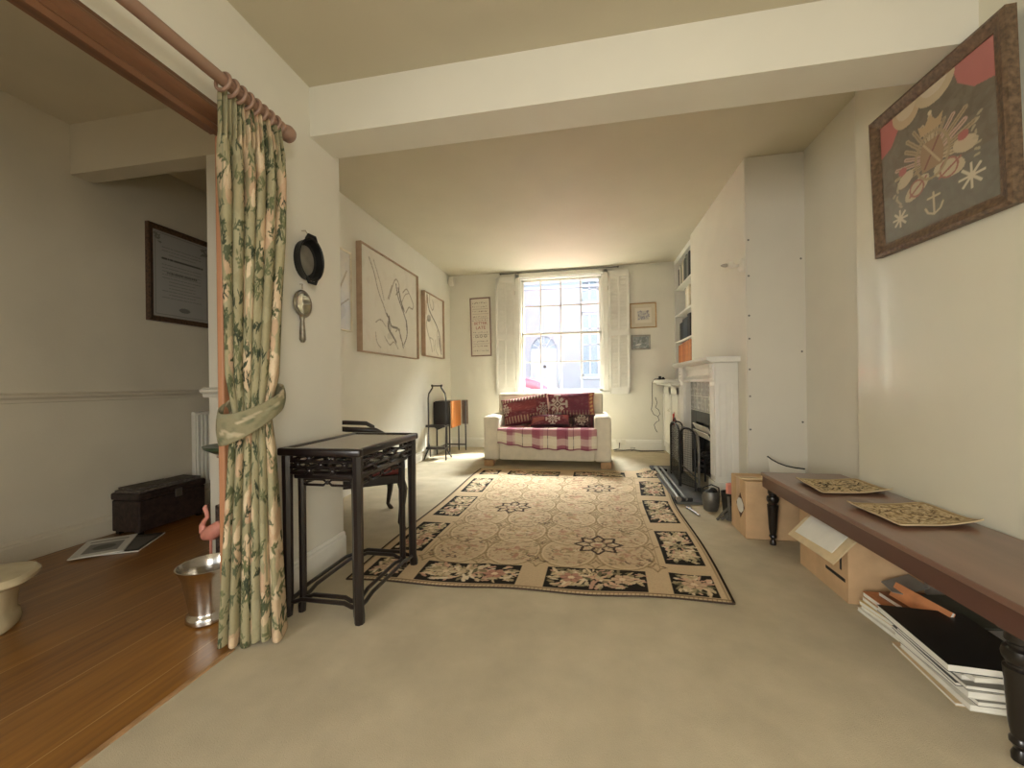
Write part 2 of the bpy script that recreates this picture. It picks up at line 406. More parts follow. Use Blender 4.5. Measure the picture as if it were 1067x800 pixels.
# wooden door casing: moulded head and jamb
def casing(m, p0, p1, out, wid):
    p0, p1, out, wid = map(Vector, (p0, p1, out, wid))
    prof = [(0, 0), (.028, 0), (.03, .02), (.022, .03), (.022, .05), (.03, .062), (.034, .078), (.030, .09), (.02, .1), (.014, .118), (0, .118)]
    A = [m.bm.verts.new(p0+out*a+wid*b) for a, b in prof]; B = [m.bm.verts.new(p1+out*a+wid*b) for a, b in prof]; n = len(prof)
    m.bm.faces.new(A); m.bm.faces.new(B[::-1])
    for i in range(n): m.bm.faces.new((A[i], A[(i+1) % n], B[(i+1) % n], B[i]))
    return m
dr = bpy.data.objects.new('door_1', None); C.objects.link(dr); dr.location = (XL, .2, 0); WORG[dr] = Vector(dr.location); dr['kind'] = 'structure'
casing(MB(), (XL, -1.1, 1.985), (XL, 1.37, 1.985), (1, 0, 0), (0, 0, 1)).box(-1.455, XL, -1.0, 1.335, 2.0, 2.0399).build('door_head', OAKCAS, dr)
MB().box(XL-.005, XL+.024, 1.322, 1.425, 0, 1.985, .006).build('door_jamb', JAMBW, dr)
MB().box(XL-.14, XL+.024, -1.1, -.99, 0, 1.985, .006).build('door_jamb', JAMBW, dr)

# ------------------------------------------------------------------ window
win = bpy.data.objects.new('window_1', None); C.objects.link(win); win.location = (-.4, YB, .8); WORG[win] = Vector(win.location); win['kind'] = 'structure'
f = MB()
f.box(-1.10, -1.035, YB-.022, YB+.02, .82, 2.705, .006).box(.235, .31, YB-.022, YB+.02, .82, 2.705, .006).box(-1.10, .31, YB-.022, YB+.02, 2.645, 2.712, .006)
f.box(-1.052, -1.015, YB+.0, YB+.24, .86, 2.66).box(.215, .252, YB, YB+.24, .86, 2.66).box(-1.05, .25, YB, YB+.24, 2.63, 2.662)
f.build('window_frame', GLOSSW, win)
MB().box(-1.12, .33, YB-.06, YB+.24, .83, .872, .008).build('window_sill', GLOSSW, win)
def sash(z0, z1, y, mids):
    s = MB(); x0, x1 = -1.015, .215
    s.box(x0, x0+.035, y, y+.035, z0, z1).box(x1-.035, x1, y, y+.035, z0, z1).box(x0, x1, y, y+.035, z0, z0+.035).box(x0, x1, y, y+.035, z1-.035, z1)
    for xm in (-.713, -.400, -.092): s.box(xm-.010, xm+.010, y+.004, y+.031, z0, z1)
    for zm in mids: s.box(x0, x1, y+.004, y+.031, zm-.010, zm+.010)
    o = s.build('sash', GLOSSW, win)
    MB().box(x0+.01, x1-.01, y+.016, y+.020, z0+.01, z1-.01).build('glass_pane', GLASS, o)
sash(1.755, 2.635, YB+.085, [2.21]); sash(.87, 1.79, YB+.045, [1.335])
# shutters: two louvred leaves standing open flat against the wall
def shutter(x0, x1, label, ang):
    hx = x1 if ang > 0 else x0
    t = thing('window_shutter', label, 'shutter', (hx, YB-.028, .83), None, 'louvred window shutters')
    R = Matrix.Translation((hx, YB-.028, 0)) @ Matrix.Rotation(ang, 4, 'Z') @ Matrix.Translation((-hx, -(YB-.028), 0))
    z0, z1, y0, y1 = .83, 2.665, YB-.05, YB-.026
    fr = MB(); st = .038
    fr.box(x0, x0+st, y0, y1, z0, z1, .003, R).box(x1-st, x1, y0, y1, z0, z1, .003, R)
    for a, b_ in ((z0, z0+.10), (1.70, 1.78), (z1-.09, z1)): fr.box(x0, x1, y0, y1, a, b_, .003, R)
    xm = (x0+x1)/2
    fr.box(xm-.014, xm+.014, y0, y1, z0, z1, .003, R)
    fr.build('shutter_frame', GLOSSW, t)
    for a, b_ in ((z0+.10, 1.70), (1.78, z1-.09)):
        lv = MB(); n = int((b_-a)/.044)
        for i in range(n):
            z = a+(i+.5)*(b_-a)/n
            for xa, xb in ((x0+st, xm-.014), (xm+.014, x1-st)):
                Mx = R @ Matrix.Translation(((xa+xb)/2, (y0+y1)/2, z)) @ Matrix.Rotation(math.radians(74), 4, 'X')
                lv.box(-(xb-xa)/2, (xb-xa)/2, -.024, .024, -.003, .003, 0, Mx)
        lv.build('louvres', GLOSSW, t)
    for z in (z0+.25, z1-.25): MB().tube([(hx, YB-.03, z-.03), (hx, YB-.03, z+.03)], .006, 8).build('hinge', STEEL, t)
shutter(-1.41, -1.103, 'white louvred shutter folded open on the left of the window', 0.06)
shutter(.313, .615, 'white louvred shutter folded open on the right of the window', -.06)
t = tag(MB().tube([(-1.33, YB-.03, 2.722), (.46, YB-.03, 2.722)], .008, 8).sphere((-1.33, YB-.03, 2.722), .014, 6).sphere((.46, YB-.03, 2.722), .014, 6).box(-1.10, -1.08, YB-.03, YB, 2.716, 2.728).box(.29, .31, YB-.03, YB, 2.716, 2.728).build('blind_rail', GREYM), 'thin dark rail along the top of the window', 'rail')

# ------------------------------------------------------------------ street outside
G = -.25
struct('ground_street', MB().box(-14, 14, YB+.3, 13.0, G-.1, G), TARMAC)
YF = 13.0
fc = thing('townhouse', 'white rendered house with arched door across the street', 'building', (0, YF, G))
fb = MB()
# front wall built round its openings
xs = [(-9, -3.6), (-2.65, -1.85), (-.95, -.20), (.62, 9)]
def wallstrip(x0, x1, z0, z1): fb.box(x0, x1, YF, YF+.5, z0, z1)
for x0, x1 in xs: wallstrip(x0, x1, G, 5.9)
wallstrip(-3.6, -2.65, G, 5.9)
wallstrip(-1.85, -.95, 2.56, 5.9)
wallstrip(-.20, .62, G, 1.2); wallstrip(-.20, .62, 3.26, 3.6); wallstrip(-.20, .62, 5.2, 5.9)
# arch spandrels
arc = [(-1.40+.42*math.cos(a), 2.10+.44*math.sin(a)) for a in np.linspace(0, PI, 17)]
fb.prism([(-.95, 2.10)]+arc[:9]+[(-1.40, 2.57), (-.95, 2.57)], YF, YF+.3, 'y'); fb.prism([(-1.40, 2.57)]+arc[8:]+[(-1.85, 2.10), (-1.85, 2.57)], YF, YF+.3, 'y')
fb.build('facade', STUCCO, fc)
MB().box(-9, 9, YF-.12, YF, 4.05, 4.12).box(-9, 9, YF-.07, YF, 4.22, 4.28).build('string_course', FACTRIM, fc)
dp = MB().box(-1.82, -.98, YF+.12, YF+.17, G, 2.10)
for xa, xb in ((-1.72, -1.45), (-1.35, -1.08)):
    for za, zb in ((.1, .9), (1.05, 1.95)): dp.box(xa, xb, YF+.10, YF+.13, za, zb, .01)
d = dp.build('front_door', FACTRIM, fc)
MB().sphere((-1.38, YF+.09, 1.55), .05, 6).build('door_knocker', GREYM, d)
fl = MB().prism(arc, YF+.14, YF+.18, 'y').build('fanlight', FACGLASS, fc)
bars = MB()
for a in np.linspace(.15*PI, .85*PI, 5): bars.bar((-1.40, YF+.12, 2.10), (-1.40+.42*math.cos(a), YF+.12, 2.10+.44*math.sin(a)), .025)
bars.tube([(-1.40+.2*math.cos(a), YF+.12, 2.10+.2*math.sin(a)) for a in np.linspace(0, PI, 10)], .014, 6).box(-1.85, -.95, YF+.08, YF+.16, 2.06, 2.14)
bars.build('glazing_bars', FACTRIM, fl)
def fwin(z0, z1):
    o = MB().box(-.2, .62, YF+.16, YF+.19, z0, z1).build('window_pane', FACGLASS, fc)
    q = MB(); q.box(-.2, -.13, YF+.08, YF+.16, z0, z1).box(.55, .62, YF+.08, YF+.16, z0, z1).box(-.2, .62, YF+.08, YF+.16, z0, z0+.09).box(-.2, .62, YF+.08, YF+.16, z1-.07, z1)
    for x in (.08, .34): q.box(x-.03, x+.03, YF+.1, YF+.16, z0, z1)
    n = 4
    for i in range(1, n): q.box(-.2, .62, YF+.1, YF+.16, z0+(z1-z0)*i/n-.025, z0+(z1-z0)*i/n+.025)
    q.box(-.26, .68, YF-.08, YF+.05, z0-.08, z0, .01)
    q.build('window_frame', FACTRIM, o)
fwin(1.2, 3.26); fwin(3.6, 5.2)
# parked red car: roof line falls to the right
car = thing('car', 'red car parked in the street outside the window', 'car', (-2.2, 9.6, G))
prof = [(-3.9, .15), (-3.95, .55), (-3.75, .95), (-3.3, 1.38), (-2.9, 1.46), (-1.75, 1.45), (-1.15, 1.32), (-.55, .98), (.25, .86), (.45, .65), (.45, .15)]
m = MB(); n = len(prof)
L_ = []
for k, y in enumerate((8.75, 8.85, 9.55, 10.25, 10.35)):
    ins = (.9, 1, 1, 1, .9)[k]
    L_.append([m.bm.verts.new((x, y, G+z*ins if z > .5 else G+z)) for x, z in prof])
for A, B in zip(L_, L_[1:]):
    for i in range(n): m.bm.faces.new((A[i], A[(i+1) % n], B[(i+1) % n], B[i]))
m.bm.faces.new(L_[0]); m.bm.faces.new(L_[-1][::-1])
m.build('car_body', CARRED, car, True)
ws = MB(); ws._add([(-1.10, 8.95, G+1.335), (-.58, 8.95, G+1.015), (-.58, 10.15, G+1.015), (-1.10, 10.15, G+1.335), (-1.12, 8.95, G+1.30), (-.60, 8.95, G+.98), (-.60, 10.15, G+.98), (-1.12, 10.15, G+1.30)], [(0, 1, 2, 3), (7, 6, 5, 4), (0, 4, 5, 1), (1, 5, 6, 2), (2, 6, 7, 3), (3, 7, 4, 0)])
ws.build('windscreen', FACGLASS, car)
MB().prism([(-3.2, .95), (-2.9, 1.22), (-1.85, 1.22), (-1.3, 1.16), (-.85, .95)], 8.72, 8.80, 'y', Matrix.Translation((0, 0, G))).build('side_window', FACGLASS, car)
for x in (-3.2, -.25):
    for y in (8.74, 10.16):
        MB().lathe([(.16, y), (.3, y+.01), (.32, y+.05), (.32, y+.15), (.3, y+.2), (.16, y+.2)], (x, 0, G+.32), 20, 'y').build('wheel', BLACK, car, True)
MB().sphere((-.7, 8.66, G+1.02), .09, 8, (1, .8, .7)).bar((-.72, 8.70, G+1.0), (-.74, 8.86, G+.98), .03).build('wing_mirror', CARRED, car, True)

# ------------------------------------------------------------------ rug
def rug():
    W, H = 380, 560
    c = CV(H, W, 'CDB58C'); R = random.Random(3)
    U = lambda u: u*W
    V = lambda v: v*H
    # field
    c.rect(U(.165), U(.835), V(.11), V(.868), 'CBB38B')
    for i in range(5200):
        x, y = R.uniform(U(.165), U(.835)), R.uniform(V(.11), V(.868))
        c.ell(x, y, R.uniform(1, 4), R.uniform(.6, 1.6), R.uniform(0, 3.1), R.choice(['BFA174', 'D9C49B', 'B98F6B', 'A7926A', 'C99C7E', 'D6C09A', '9C8A66', '84745A', 'A87258', '7C6C4C']), .6)
    cells = [(i, j) for i in range(4) for j in range(7)]
    cw, ch = (.835-.165)/4, (.868-.11)/7
    for i, j in cells:
        x, y = U(.165+cw*(i+.5)), V(.11+ch*(j+.5))
        for k in range(16):
            a = R.uniform(0, 6.28); r = R.uniform(0, 18)
            c.ell(x+r*math.cos(a), y+r*math.sin(a), R.uniform(3, 7), R.uniform(1.5, 3), R.uniform(0, 3.1), R.choice(['C08B6E', 'BD9E6C', 'D4BF95', 'A08B62', 'CBA183', 'B67F66', 'D8C7A2']), .75)
        c.ring(x, y, U(cw*.50), .9, '9A8258', .8, 1.25)
        c.ring(x, y, U(cw*.46), .6, 'DDCBA2', .8, 1.25)
    for i in range(5):
        for j in range(8):
            x, y = U(.165+cw*i), V(.11+ch*j)
            q = [(x+(9 if k % 2 == 0 else 5)*math.cos(k*PI/4), y+(11 if k % 2 == 0 else 5)*math.sin(k*PI/4)) for k in range(9)]
            if .16 < x/W < .84 and .1 < y/H < .87: c.line(q, .8, '8A744E', .8)
    for k in range(260):
        x, y = R.uniform(U(.17), U(.83)), R.uniform(V(.115), V(.863)); a = R.uniform(0, 6.28); rr = R.uniform(3, 7)
        c.line([(x+rr*math.cos(a+t_), y+rr*math.sin(a+t_)*R.uniform(.8, 1.2)) for t_ in np.linspace(0, R.uniform(1.5, 3.6), 7)], .6, R.choice(['7E6A4C', '8E7450', '6F5F48', 'A0785C']), .8)
    for u, v in ((.673, .212), (.327, .465), (.673, .707)):
        x, y = U(u), V(v)
        for k in range(50):
            a = R.uniform(0, 6.28); r = R.uniform(0, 19)
            c.ell(x+r*math.cos(a), y+r*math.sin(a), R.uniform(2, 4), R.uniform(1, 2), a, R.choice(['C9B085', 'B58C6C', 'DACBA6', 'A8946B']))
        st = [(x+(28 if k % 2 == 0 else 19)*math.cos(k*PI/8+PI/2), y+(29 if k % 2 == 0 else 19)*math.sin(k*PI/8+PI/2)) for k in range(17)]
        c.line(st, 1.6, '4A3A30')
        for k in range(8):
            a = k*PI/4+PI/8; c.ell(x+15*math.cos(a), y+15*math.sin(a), 4, 2, a, '5B463A')
        c.ring(x, y, 10, .9, '5B463A'); c.ell(x, y, 5, 3, 0, 'B67F66')
    for u, v in ((.5, .34), (.5, .6), (.25, .22), (.74, .47), (.3, .72), (.5, .13), (.5, .85), (.8, .13), (.2, .13)):
        for k in range(10): c.ell(U(u)+R.uniform(-22, 22), V(v)+R.uniform(-10, 10), R.uniform(2, 4), 1.3, R.uniform(0, 3), '6E5A48', .85)
    # border panels
    def panel(u0, u1, v0, v1):
        x0, x1, y0, y1 = U(u0), U(u1), V(v0), V(v1)
        c.rect(x0, x1, y0, y1, '2B2622')
        w, h = x1-x0, y1-y0; ar = w*h
        for k in range(int(ar/24)):
            x, y = R.uniform(x0+5, x1-5), R.uniform(y0+5, y1-5)
            dx, dy = (x-(x0+x1)/2)/w*2, (y-(y0+y1)/2)/h*2
            if abs(dx)**3+abs(dy)**3 > .95: continue
            a = math.atan2(dy*h, dx*w)+R.uniform(-.9, .9)
            c.ell(x, y, R.uniform(3, 7), R.uniform(1.1, 2.3), a, R.choice(['8B7E5C', '6E6A4C', 'D8B08E', 'DCC9A0', 'CDB88C', 'B9A57A', 'E0D2B0', 'A4966E', 'C7B68F', 'C99A80']))
        k = max(1, int(max(w, h)/38))
        for i in range(k):
            fx = (x0+x1)/2 + (0 if w < h else (i-(k-1)/2)*w/k); fy = (y0+y1)/2 + (0 if h <= w else (i-(k-1)/2)*h/k)
            p = R.choice(['C79A80', 'CFAE8C', 'CDBB92', 'BF8670', 'C6B488'])
            for a in np.linspace(0, 2*PI, 7)[:-1]: c.ell(fx+6*math.cos(a), fy+5*math.sin(a), 5.5, 3.8, a, p); 
            for a in np.linspace(.5, 2*PI+.5, 7)[:-1]: c.line([(fx+3*math.cos(a), fy+2.5*math.sin(a)), (fx+9*math.cos(a), fy+8*math.sin(a))], .5, '7A5A48', .7)
            c.ell(fx, fy, 3.5, 3, 0, 'E3CDA8')
    lo, hi = (.014, .094), (.882, .962)
    for r in (lo, hi):
        panel(.035, .14, *r); panel(.188, .464, *r); panel(.538, .805, *r); panel(.865, .972, *r)
    for r in ((.135, .318), (.376, .572), (.626, .815)):
        panel(.035, .14, *r); panel(.865, .972, *r)
    # edging
    for x in (.012, .988): c.rect(U(x)-1, U(x)+1, 0, H, 'A98F6A')
    for k in range(0, W, 4): c.rect(k, k+1.5, 0, 4, '9D8663'); c.rect(k, k+1.5, H-4, H, '9D8663')
    c.rect(0, W, 4, 6, '8C7350'); c.rect(0, 3, 0, H, '332822'); c.rect(W-3, W, 0, H, '332822'); c.rect(0, W, 0, 1, '4A3C30')
    for x in (.155, .845): c.rect(U(x)-.6, U(x)+.6, V(.1), V(.88), 'A98F6A')
    c.a = np.clip(c.a*np.array([1.05, 1.0, .94]), 0, 1)
    q = np.array([(-1.235, 1.86), (.636, 1.945), (.78, 4.66), (-1.25, 4.56)])
    u = np.linspace(0, 1, W)[None, :, None]; v = np.linspace(0, 1, H)[:, None, None]
    P = (1-u)*(1-v)*q[0]+u*(1-v)*q[1]+u*v*q[2]+(1-u)*v*q[3]
    uu, vv = np.broadcast_to(u[..., 0], (H, W)), np.broadcast_to(v[..., 0], (H, W))
    P[..., 0] += .02*np.sin(vv*9)*(uu-.5)+.035*np.exp(-((vv-.55)/.2)**2)*(uu > .5)*(uu-.5)*-1
    P[..., 1] += .010*np.sin(uu*17)*(1-vv)**6
    edge = np.minimum(np.minimum(uu, 1-uu)*1.9, np.minimum(vv, 1-vv)*2.7)
    Z = .010+.004*np.sin(uu*11+vv*7)*np.clip(edge*8, 0, 1)+.006*np.exp(-((uu*1.2-vv*.9-.35)/.03)**2)*np.clip(edge*5, 0, 1)+.005*np.exp(-((uu*.8+vv*.7-.75)/.03)**2)*np.clip(edge*5, 0, 1)
    # rucked far right corner
    d = np.sqrt(((1-uu)*2)**2+((1-vv)*2.8)**2)
    Z += .035*np.exp(-((d-.16)/.06)**2)
    X = np.concatenate([P, Z[..., None]], -1)
    o = sheet('rug', X, VRUG, c.a, thick=.008, off=-1)
    return tag(o, 'large floral needlepoint rug with black flower panels round its border', 'rug')
rug()

# ------------------------------------------------------------------ sofa, throw and cushions
so = thing('sofa', 'small cream two-seat sofa with block arms under the window', 'sofa', (-.505, 5.1, 0))
x0, x1, y0, y1 = -1.265, .26, 4.74, 5.56
MB().box(x0+.19, x1-.19, y0+.03, y1-.05, .075, .30, .02).build('base', CREAM, so, True)
for a, b_ in ((x0, x0+.195), (x1-.195, x1)):
    MB().box(a, b_, y0, y1-.02, .075, .605, .035, None, 4).build('armrest', CREAM, so, True)
MB().box(x0+.06, x1-.07, 5.32, y1, .08, .875, .05, None, 4).build('backrest', CREAM, so, True)
MB().box(x0+.195, x1-.195, y0-.005, 5.34, .30, .44, .045, None, 4).build('seat_cushion', CREAM, so, True)
for a in (x0+.005, x1-.125):
    for b_ in (y0+.004, y1-.13): MB().box(a, a+.12, b_, b_+.10, 0, .076, .004).build('leg', OAKLEG, so)
# tartan throw
def throw():
    nu, nv = 150, 120
    L = np.linspace(0, 1, nv)
    c = CV(nv, nu, 'E6D6B4')
    for x, w, col, al in ((20, 5, 'B0506A', .75), (26, 2, 'C98088', .6), (40, .8, '3A2C30', .8), (60, 6, 'A83E5C', .75), (68, 3, 'C98088', .6), (78, .8, '3A2C30', .8), (98, 7, 'A83E5C', .8), (106, 2, '8E3050', .7), (116, .8, '3A2C30', .8), (132, 6, 'A83E5C', .75), (140, 2, 'C98088', .6)):
        c.rect(x-w, x+w, 0, nv, col, al)
    for y, w, col, al in ((0, 3, '8E3050', .7), (14, 6, 'F0E4CC', .55), (32, 7, 'B8506C', .6), (40, 2, 'C98088', .5), (60, 9, 'A83E5C', .65), (72, 3, 'C98088', .55), (84, 9, 'C4607A', .55), (104, 8, 'B8506C', .5)):
        c.rect(0, nu, y-w, y+w, col, al)
    X = np.zeros((nv, nu, 3))
    for j in range(nv):
        for i in range(nu):
            u = i/(nu-1); x = -1.085+1.18*u
            hem = .285-.07*min(1, u*2.2)+.006*math.sin(u*40)
            d0 = .46-hem                                             # drop over the front
            tot = .55+d0; sdist = j/(nv-1)*tot
            wave = .006*math.sin(u*31)+.004*math.sin(u*57+1)
            if sdist < d0-.03:
                y, z = 4.722+wave*.8, hem+sdist
            elif sdist < d0+.03:
                a = (sdist-d0+.03)/.06*PI/2; y, z = 4.762-.04*math.cos(a)+wave*.5, .43+.028*math.sin(a)
            else:
                y, z = 4.762+(sdist-d0-.03), .457+.004*math.sin(u*23+sdist*20)
            if z < .30 and i < 12: x -= .0
            X[j, i] = (x, y, z)
    return tag(sheet('throw_blanket', X, VCLOTH, c.a, thick=.006, off=1), 'pink and cream checked throw over the sofa seat', 'blanket')
throw()
def pillow(name, w, h, t, M, canvas, label, group=None):
    nv, nu = canvas.h, canvas.w
    canvas.a = canvas.a*.86+np.array([.10, .075, .07])
    u = np.linspace(-1, 1, nu)[None, :]*np.ones((nv, 1)); v = np.linspace(-1, 1, nv)[:, None]*np.ones((1, nu))
    pin = 1-.06*(1-np.abs(v)**2)*np.abs(u)**6
    pinv = 1-.06*(1-np.abs(u)**2)*np.abs(v)**6
    th = t/2*np.clip((1-np.abs(u)**3.2), 0, 1)**.55*np.clip((1-np.abs(v)**3.2), 0, 1)**.55
    th = th*(1+.06*np.sin(u*4+v*5))
    A = np.stack([u*w/2*pin, -th, v*h/2*pinv], -1); B = np.stack([u*w/2*pin, th+.001, v*h/2*pinv], -1)
    # join front and back in one strip: front columns then back columns reversed
    X = np.concatenate([A, B[:, ::-1]], 1); X = np.concatenate([X, X[:, :1]], 1)
    col = np.concatenate([canvas.a, canvas.a[:, ::-1]], 1); col = np.concatenate([col, col[:, :1]], 1)
    Mx = np.array(M); X = X@Mx[:3, :3].T+Mx[:3, 3]
    return tag(sheet(name, X, VCLOTH, col), label, 'cushion', group)
def kilim(w, h, seed, base, motifs, comb=None):
    c = CV(h, w, base); R = random.Random(seed)
    for i in range(int(w*h/22)): c.ell(R.uniform(0, w), R.uniform(0, h), 3, 1.2, 0, R.choice(['7E2E38', 'A04A4C', 'B8686A', '5E2A30', '96606A', 'A8766A']), .5)
    for (x, y, r, col) in motifs:
        for k in range(4):
            a = k*PI/2+PI/4; px, py = x+r*.62*math.cos(a), y+r*.62*math.sin(a)
            c.poly([(px-r*.26, py), (px, py-r*.26), (px+r*.26, py), (px, py+r*.26)], col)
            qx, qy = x+r*.95*math.cos(k*PI/2), y+r*.95*math.sin(k*PI/2)
            c.line([(x, y), (qx, qy)], r*.10, col); t1, t2 = -math.sin(k*PI/2)*r*.3, math.cos(k*PI/2)*r*.3
            c.line([(qx-t1, qy-t2), (qx+t1, qy+t2)], r*.10, col)
        c.poly([(x-r*.5, y), (x, y-r*.5), (x+r*.5, y), (x, y+r*.5)], col); c.poly([(x-r*.3, y), (x, y-r*.3), (x+r*.3, y), (x, y+r*.3)], '6A2A34'); c.ell(x, y, r*.12, r*.12, 0, col)
    if comb:
        for y, d, col in comb:
            for x in range(4, w, 7): c.poly([(x-2, y), (x+2, y), (x+1, y+d), (x-1, y+d)], col)
    return c
cm = kilim(110, 72, 1, '8E2C3A', [(10, 40, 14, 'DCCDB0'), (98, 30, 15, 'B7A08E')], [(68, -9, 'E6D3A8'), (6, 16, 'D2A07A')])
c2 = cm; c2.rect(20, 84, 34, 56, 'B0443F', .5)
kg = 'red woven cushions on the sofa'
pillow('cushion', .62, .37, .17, Matrix.Translation((-.80, 5.13, .655)) @ Euler((math.radians(-16), math.radians(-9), 0)).to_matrix().to_4x4(), cm, 'red kilim cushion with comb edging leaning on the left of the sofa', kg)
c3 = kilim(110, 60, 2, '8A2E40', [(24, 30, 22, 'CDBBA6')], [(2, 14, 'B98A6C')])
c3.rect(52, 95, 10, 60, '7A3046', .6); c3.rect(96, 110, 0, 60, 'B8503A', .7)
for y in range(6, 60, 9): c3.ell(102, y, 5, 2.4, .6, 'D99A4E')
pillow('cushion', .60, .33, .17, Matrix.Translation((-.215, 5.17, .715)) @ Euler((math.radians(-16), math.radians(-2), 0)).to_matrix().to_4x4(), c3, 'plum and red kilim cushion upright on the right of the sofa back', kg)
c4 = kilim(90, 40, 3, '7E2A38', [(52, 20, 15, 'D8C8B0')], None)
c4.poly([(4, 8), (34, 18), (34, 28), (8, 26)], 'C2604E', .8); c4.poly([(70, 34), (88, 34), (88, 12)], 'C24A44', .8); c4.line([(0, 36), (90, 36)], 2, '40222A'); c4.line([(0, 3), (90, 3)], 2, '40222A')
pillow('cushion', .50, .17, .15, Matrix.Translation((-.47, 4.97, .53)) @ Euler((math.radians(-28), math.radians(-2), 0)).to_matrix().to_4x4(), c4, 'low red patterned cushion lying in the middle of the sofa seat', kg)
c5 = kilim(60, 44, 4, '3A2628', [(24, 22, 16, 'B7A78C')], None); c5.rect(46, 52, 0, 44, '6A2A30', .8)
pillow('cushion', .29, .17, .14, Matrix.Translation((-.055, 5.0, .53)) @ Euler((math.radians(-22), 0, 0)).to_matrix().to_4x4(), c5, 'small dark brown patterned cushion beside the right sofa arm', kg)

# ------------------------------------------------------------------ fireplace
fp = thing('fireplace', 'white painted fireplace with carved pilasters and grey tiles', 'fireplace', (XB, 4.24, 0))
def pilaster(y0, y1):
    p = MB()
    p.box(1.04, XB, y0, y1, 0, 1.165, .006).box(1.025, XB, y0-.012, y1+.012, 0, .16, .006)
    for k in range(3):
        yy = y0+.03+(y1-y0-.06)*k/2; p.box(1.033, 1.045, yy-.008, yy+.008, .2, .96, .003)
    for xx in (1.075, 1.125, 1.175): p.box(xx-.009, xx+.009, y0-.006, y0+.003, .2, .98, .003)
    o = p.build('pilaster', GLOSSW, fp, True)
    c = MB().box(1.028, 1.05, y0-.006, y1+.006, 1.0, 1.165, .005)
    ym = (y0+y1)/2
    for a in np.linspace(0, 2*PI, 9)[:-1]: c.sphere((1.026, ym+.022*math.cos(a), 1.085+.045*math.sin(a)), .013, 6, (.6, 1, 1.3))
    c.sphere((1.024, ym, 1.085), .018, 6, (.6, 1, 1.3))
    c.build('carved_block', GLOSSW, o, True)
pilaster(3.60, 3.74); pilaster(4.73, 4.87)
fz = MB(); prof = [(XB, 1.165), (1.06, 1.165), (1.06, 1.14), (1.075, 1.12), (1.085, 1.06), (1.07, 1.04), (1.05, 1.02), (1.05, 1.0), (XB, 1.0)]
fz.prism(prof, 3.7401, 4.7299, 'y', None); fz.build('frieze', GLOSSW, fp)
sh = MB(); pr = [(XB, 1.205), (.975, 1.205), (.965, 1.195), (.965, 1.18), (.985, 1.168), (1.0, 1.16), (XB, 1.16)]
sh.prism(pr, 3.55, 4.92, 'y'); sh.build('mantelshelf', GLOSSW, fp)
tp = MB().box(1.12, XB, 3.7402, 4.7298, .70, .9999).build('tile_panel', TILE, fp)
gr = MB()
for z in (.70, .85, .999): gr.box(1.1185, 1.1215, 3.7405, 4.7295, z-.002, z+.002)
for k in range(8): y = 3.74+.99*k/7; gr.box(1.1186, 1.1214, y-.002, y+.002, .70, .9998)
gr.build('tile_joint', GLOSSW, tp)
ir = MB().box(1.12, 1.2, 3.7403, 3.95, .03, .6998, .004).box(1.12, 1.2, 4.52, 4.7297, .03, .6998, .004).box(1.12, 1.2, 3.95, 4.52, .58, .6998, .004).box(1.2, XB-.001, 3.95, 4.52, .03, .6998)
io = ir.build('iron_insert', IRON, fp)
for z in (.535, .475): MB().box(-.035, .035, 4.0, 4.52, -.006, .006, .003, Matrix.Translation((1.105, 0, z)) @ Matrix.Rotation(math.radians(62), 4, 'Y')).build('canopy_slat', PLASTW, io)  # white colour stands in for light caught by the slats
bk = MB()
for z in (.14, .19, .24, .29):
    bk.tube([(1.15, 3.98, z), (1.09, 4.02, z), (1.065, 4.12, z), (1.06, 4.235, z), (1.065, 4.35, z), (1.09, 4.45, z), (1.15, 4.49, z)], .010, 8)
for y in (4.02, 4.235, 4.45): bk.tube([(1.07, y, .06), (1.07, y, .30)], .009, 8)
bk.build('grate_bars', IRON, io, True)
cl = MB()
for k in range(14): cl.sphere((1.13+rnd.uniform(-.02, .03), 4.03+k*.032, .26+rnd.uniform(-.01, .05)), rnd.uniform(.025, .04), 5, (1, 1.2, .8))
cl.build('coals', IRON, io)
struct('hearth', MB().box(.70, 1.0249, 3.46, 4.93, -.01, .022, .004), SLATE)
fd = thing('fender', 'low grey metal fender lying along the edge of the hearth', 'fender', (.73, 4.05, .022))
MB().tube([(.715, 3.44, .045), (.735, 4.68, .045)], .022, 10).build('rail', GREYM, fd, True)
MB().tube([(.775, 3.47, .042), (.79, 4.66, .042)], .016, 10).build('rail', GREYM, fd, True)
MB().box(.69, .83, 3.47, 3.50, .0225, .05, .004).build('foot', IRON, fd); MB().box(.70, .84, 4.6, 4.63, .0225, .05, .004).build('foot', IRON, fd)
# folding fire screen of arched wire panels
fs = thing('fire_screen', 'black folding wire fire screen standing on the hearth', 'fire screen', (.92, 4.25, .022))
def screen_panel(p, q, h, arch):
    p, q = Vector(p), Vector(q); d = q-p; L = d.length; t = d.normalized(); up = Vector((0, 0, 1))
    top = []
    for k in range(13):
        a = k/12; top.append(p+t*L*a+up*(h+arch*math.sin(PI*a)**.6))
    fr = MB().tube([p]+top+[q], .008, 8).tube([p+up*.03, q+up*.03], .005, 6)
    o = fr.build('screen_panel', IRON, fs, True)
    wm = MB(); n = int(L/.018)
    for k in range(1, n):
        a = k/n; z = h+arch*math.sin(PI*a)**.6
        wm.tube([p+t*L*a+up*.03, p+t*L*a+up*z], .0012, 3, False)
    for k in range(1, int(h/.02)):
        wm.tube([p+up*(.03+k*.02), q+up*(.03+k*.02)], .0012, 3, False)
    wm.build('wire_mesh', IRON, o)
screen_panel((.86, 4.50, .024), (.835, 3.98, .024), .52, .05)
screen_panel((.842, 3.97, .024), (.93, 3.80, .024), .50, .05)
screen_panel((.865, 4.51, .024), (1.00, 4.60, .024), .50, .05)
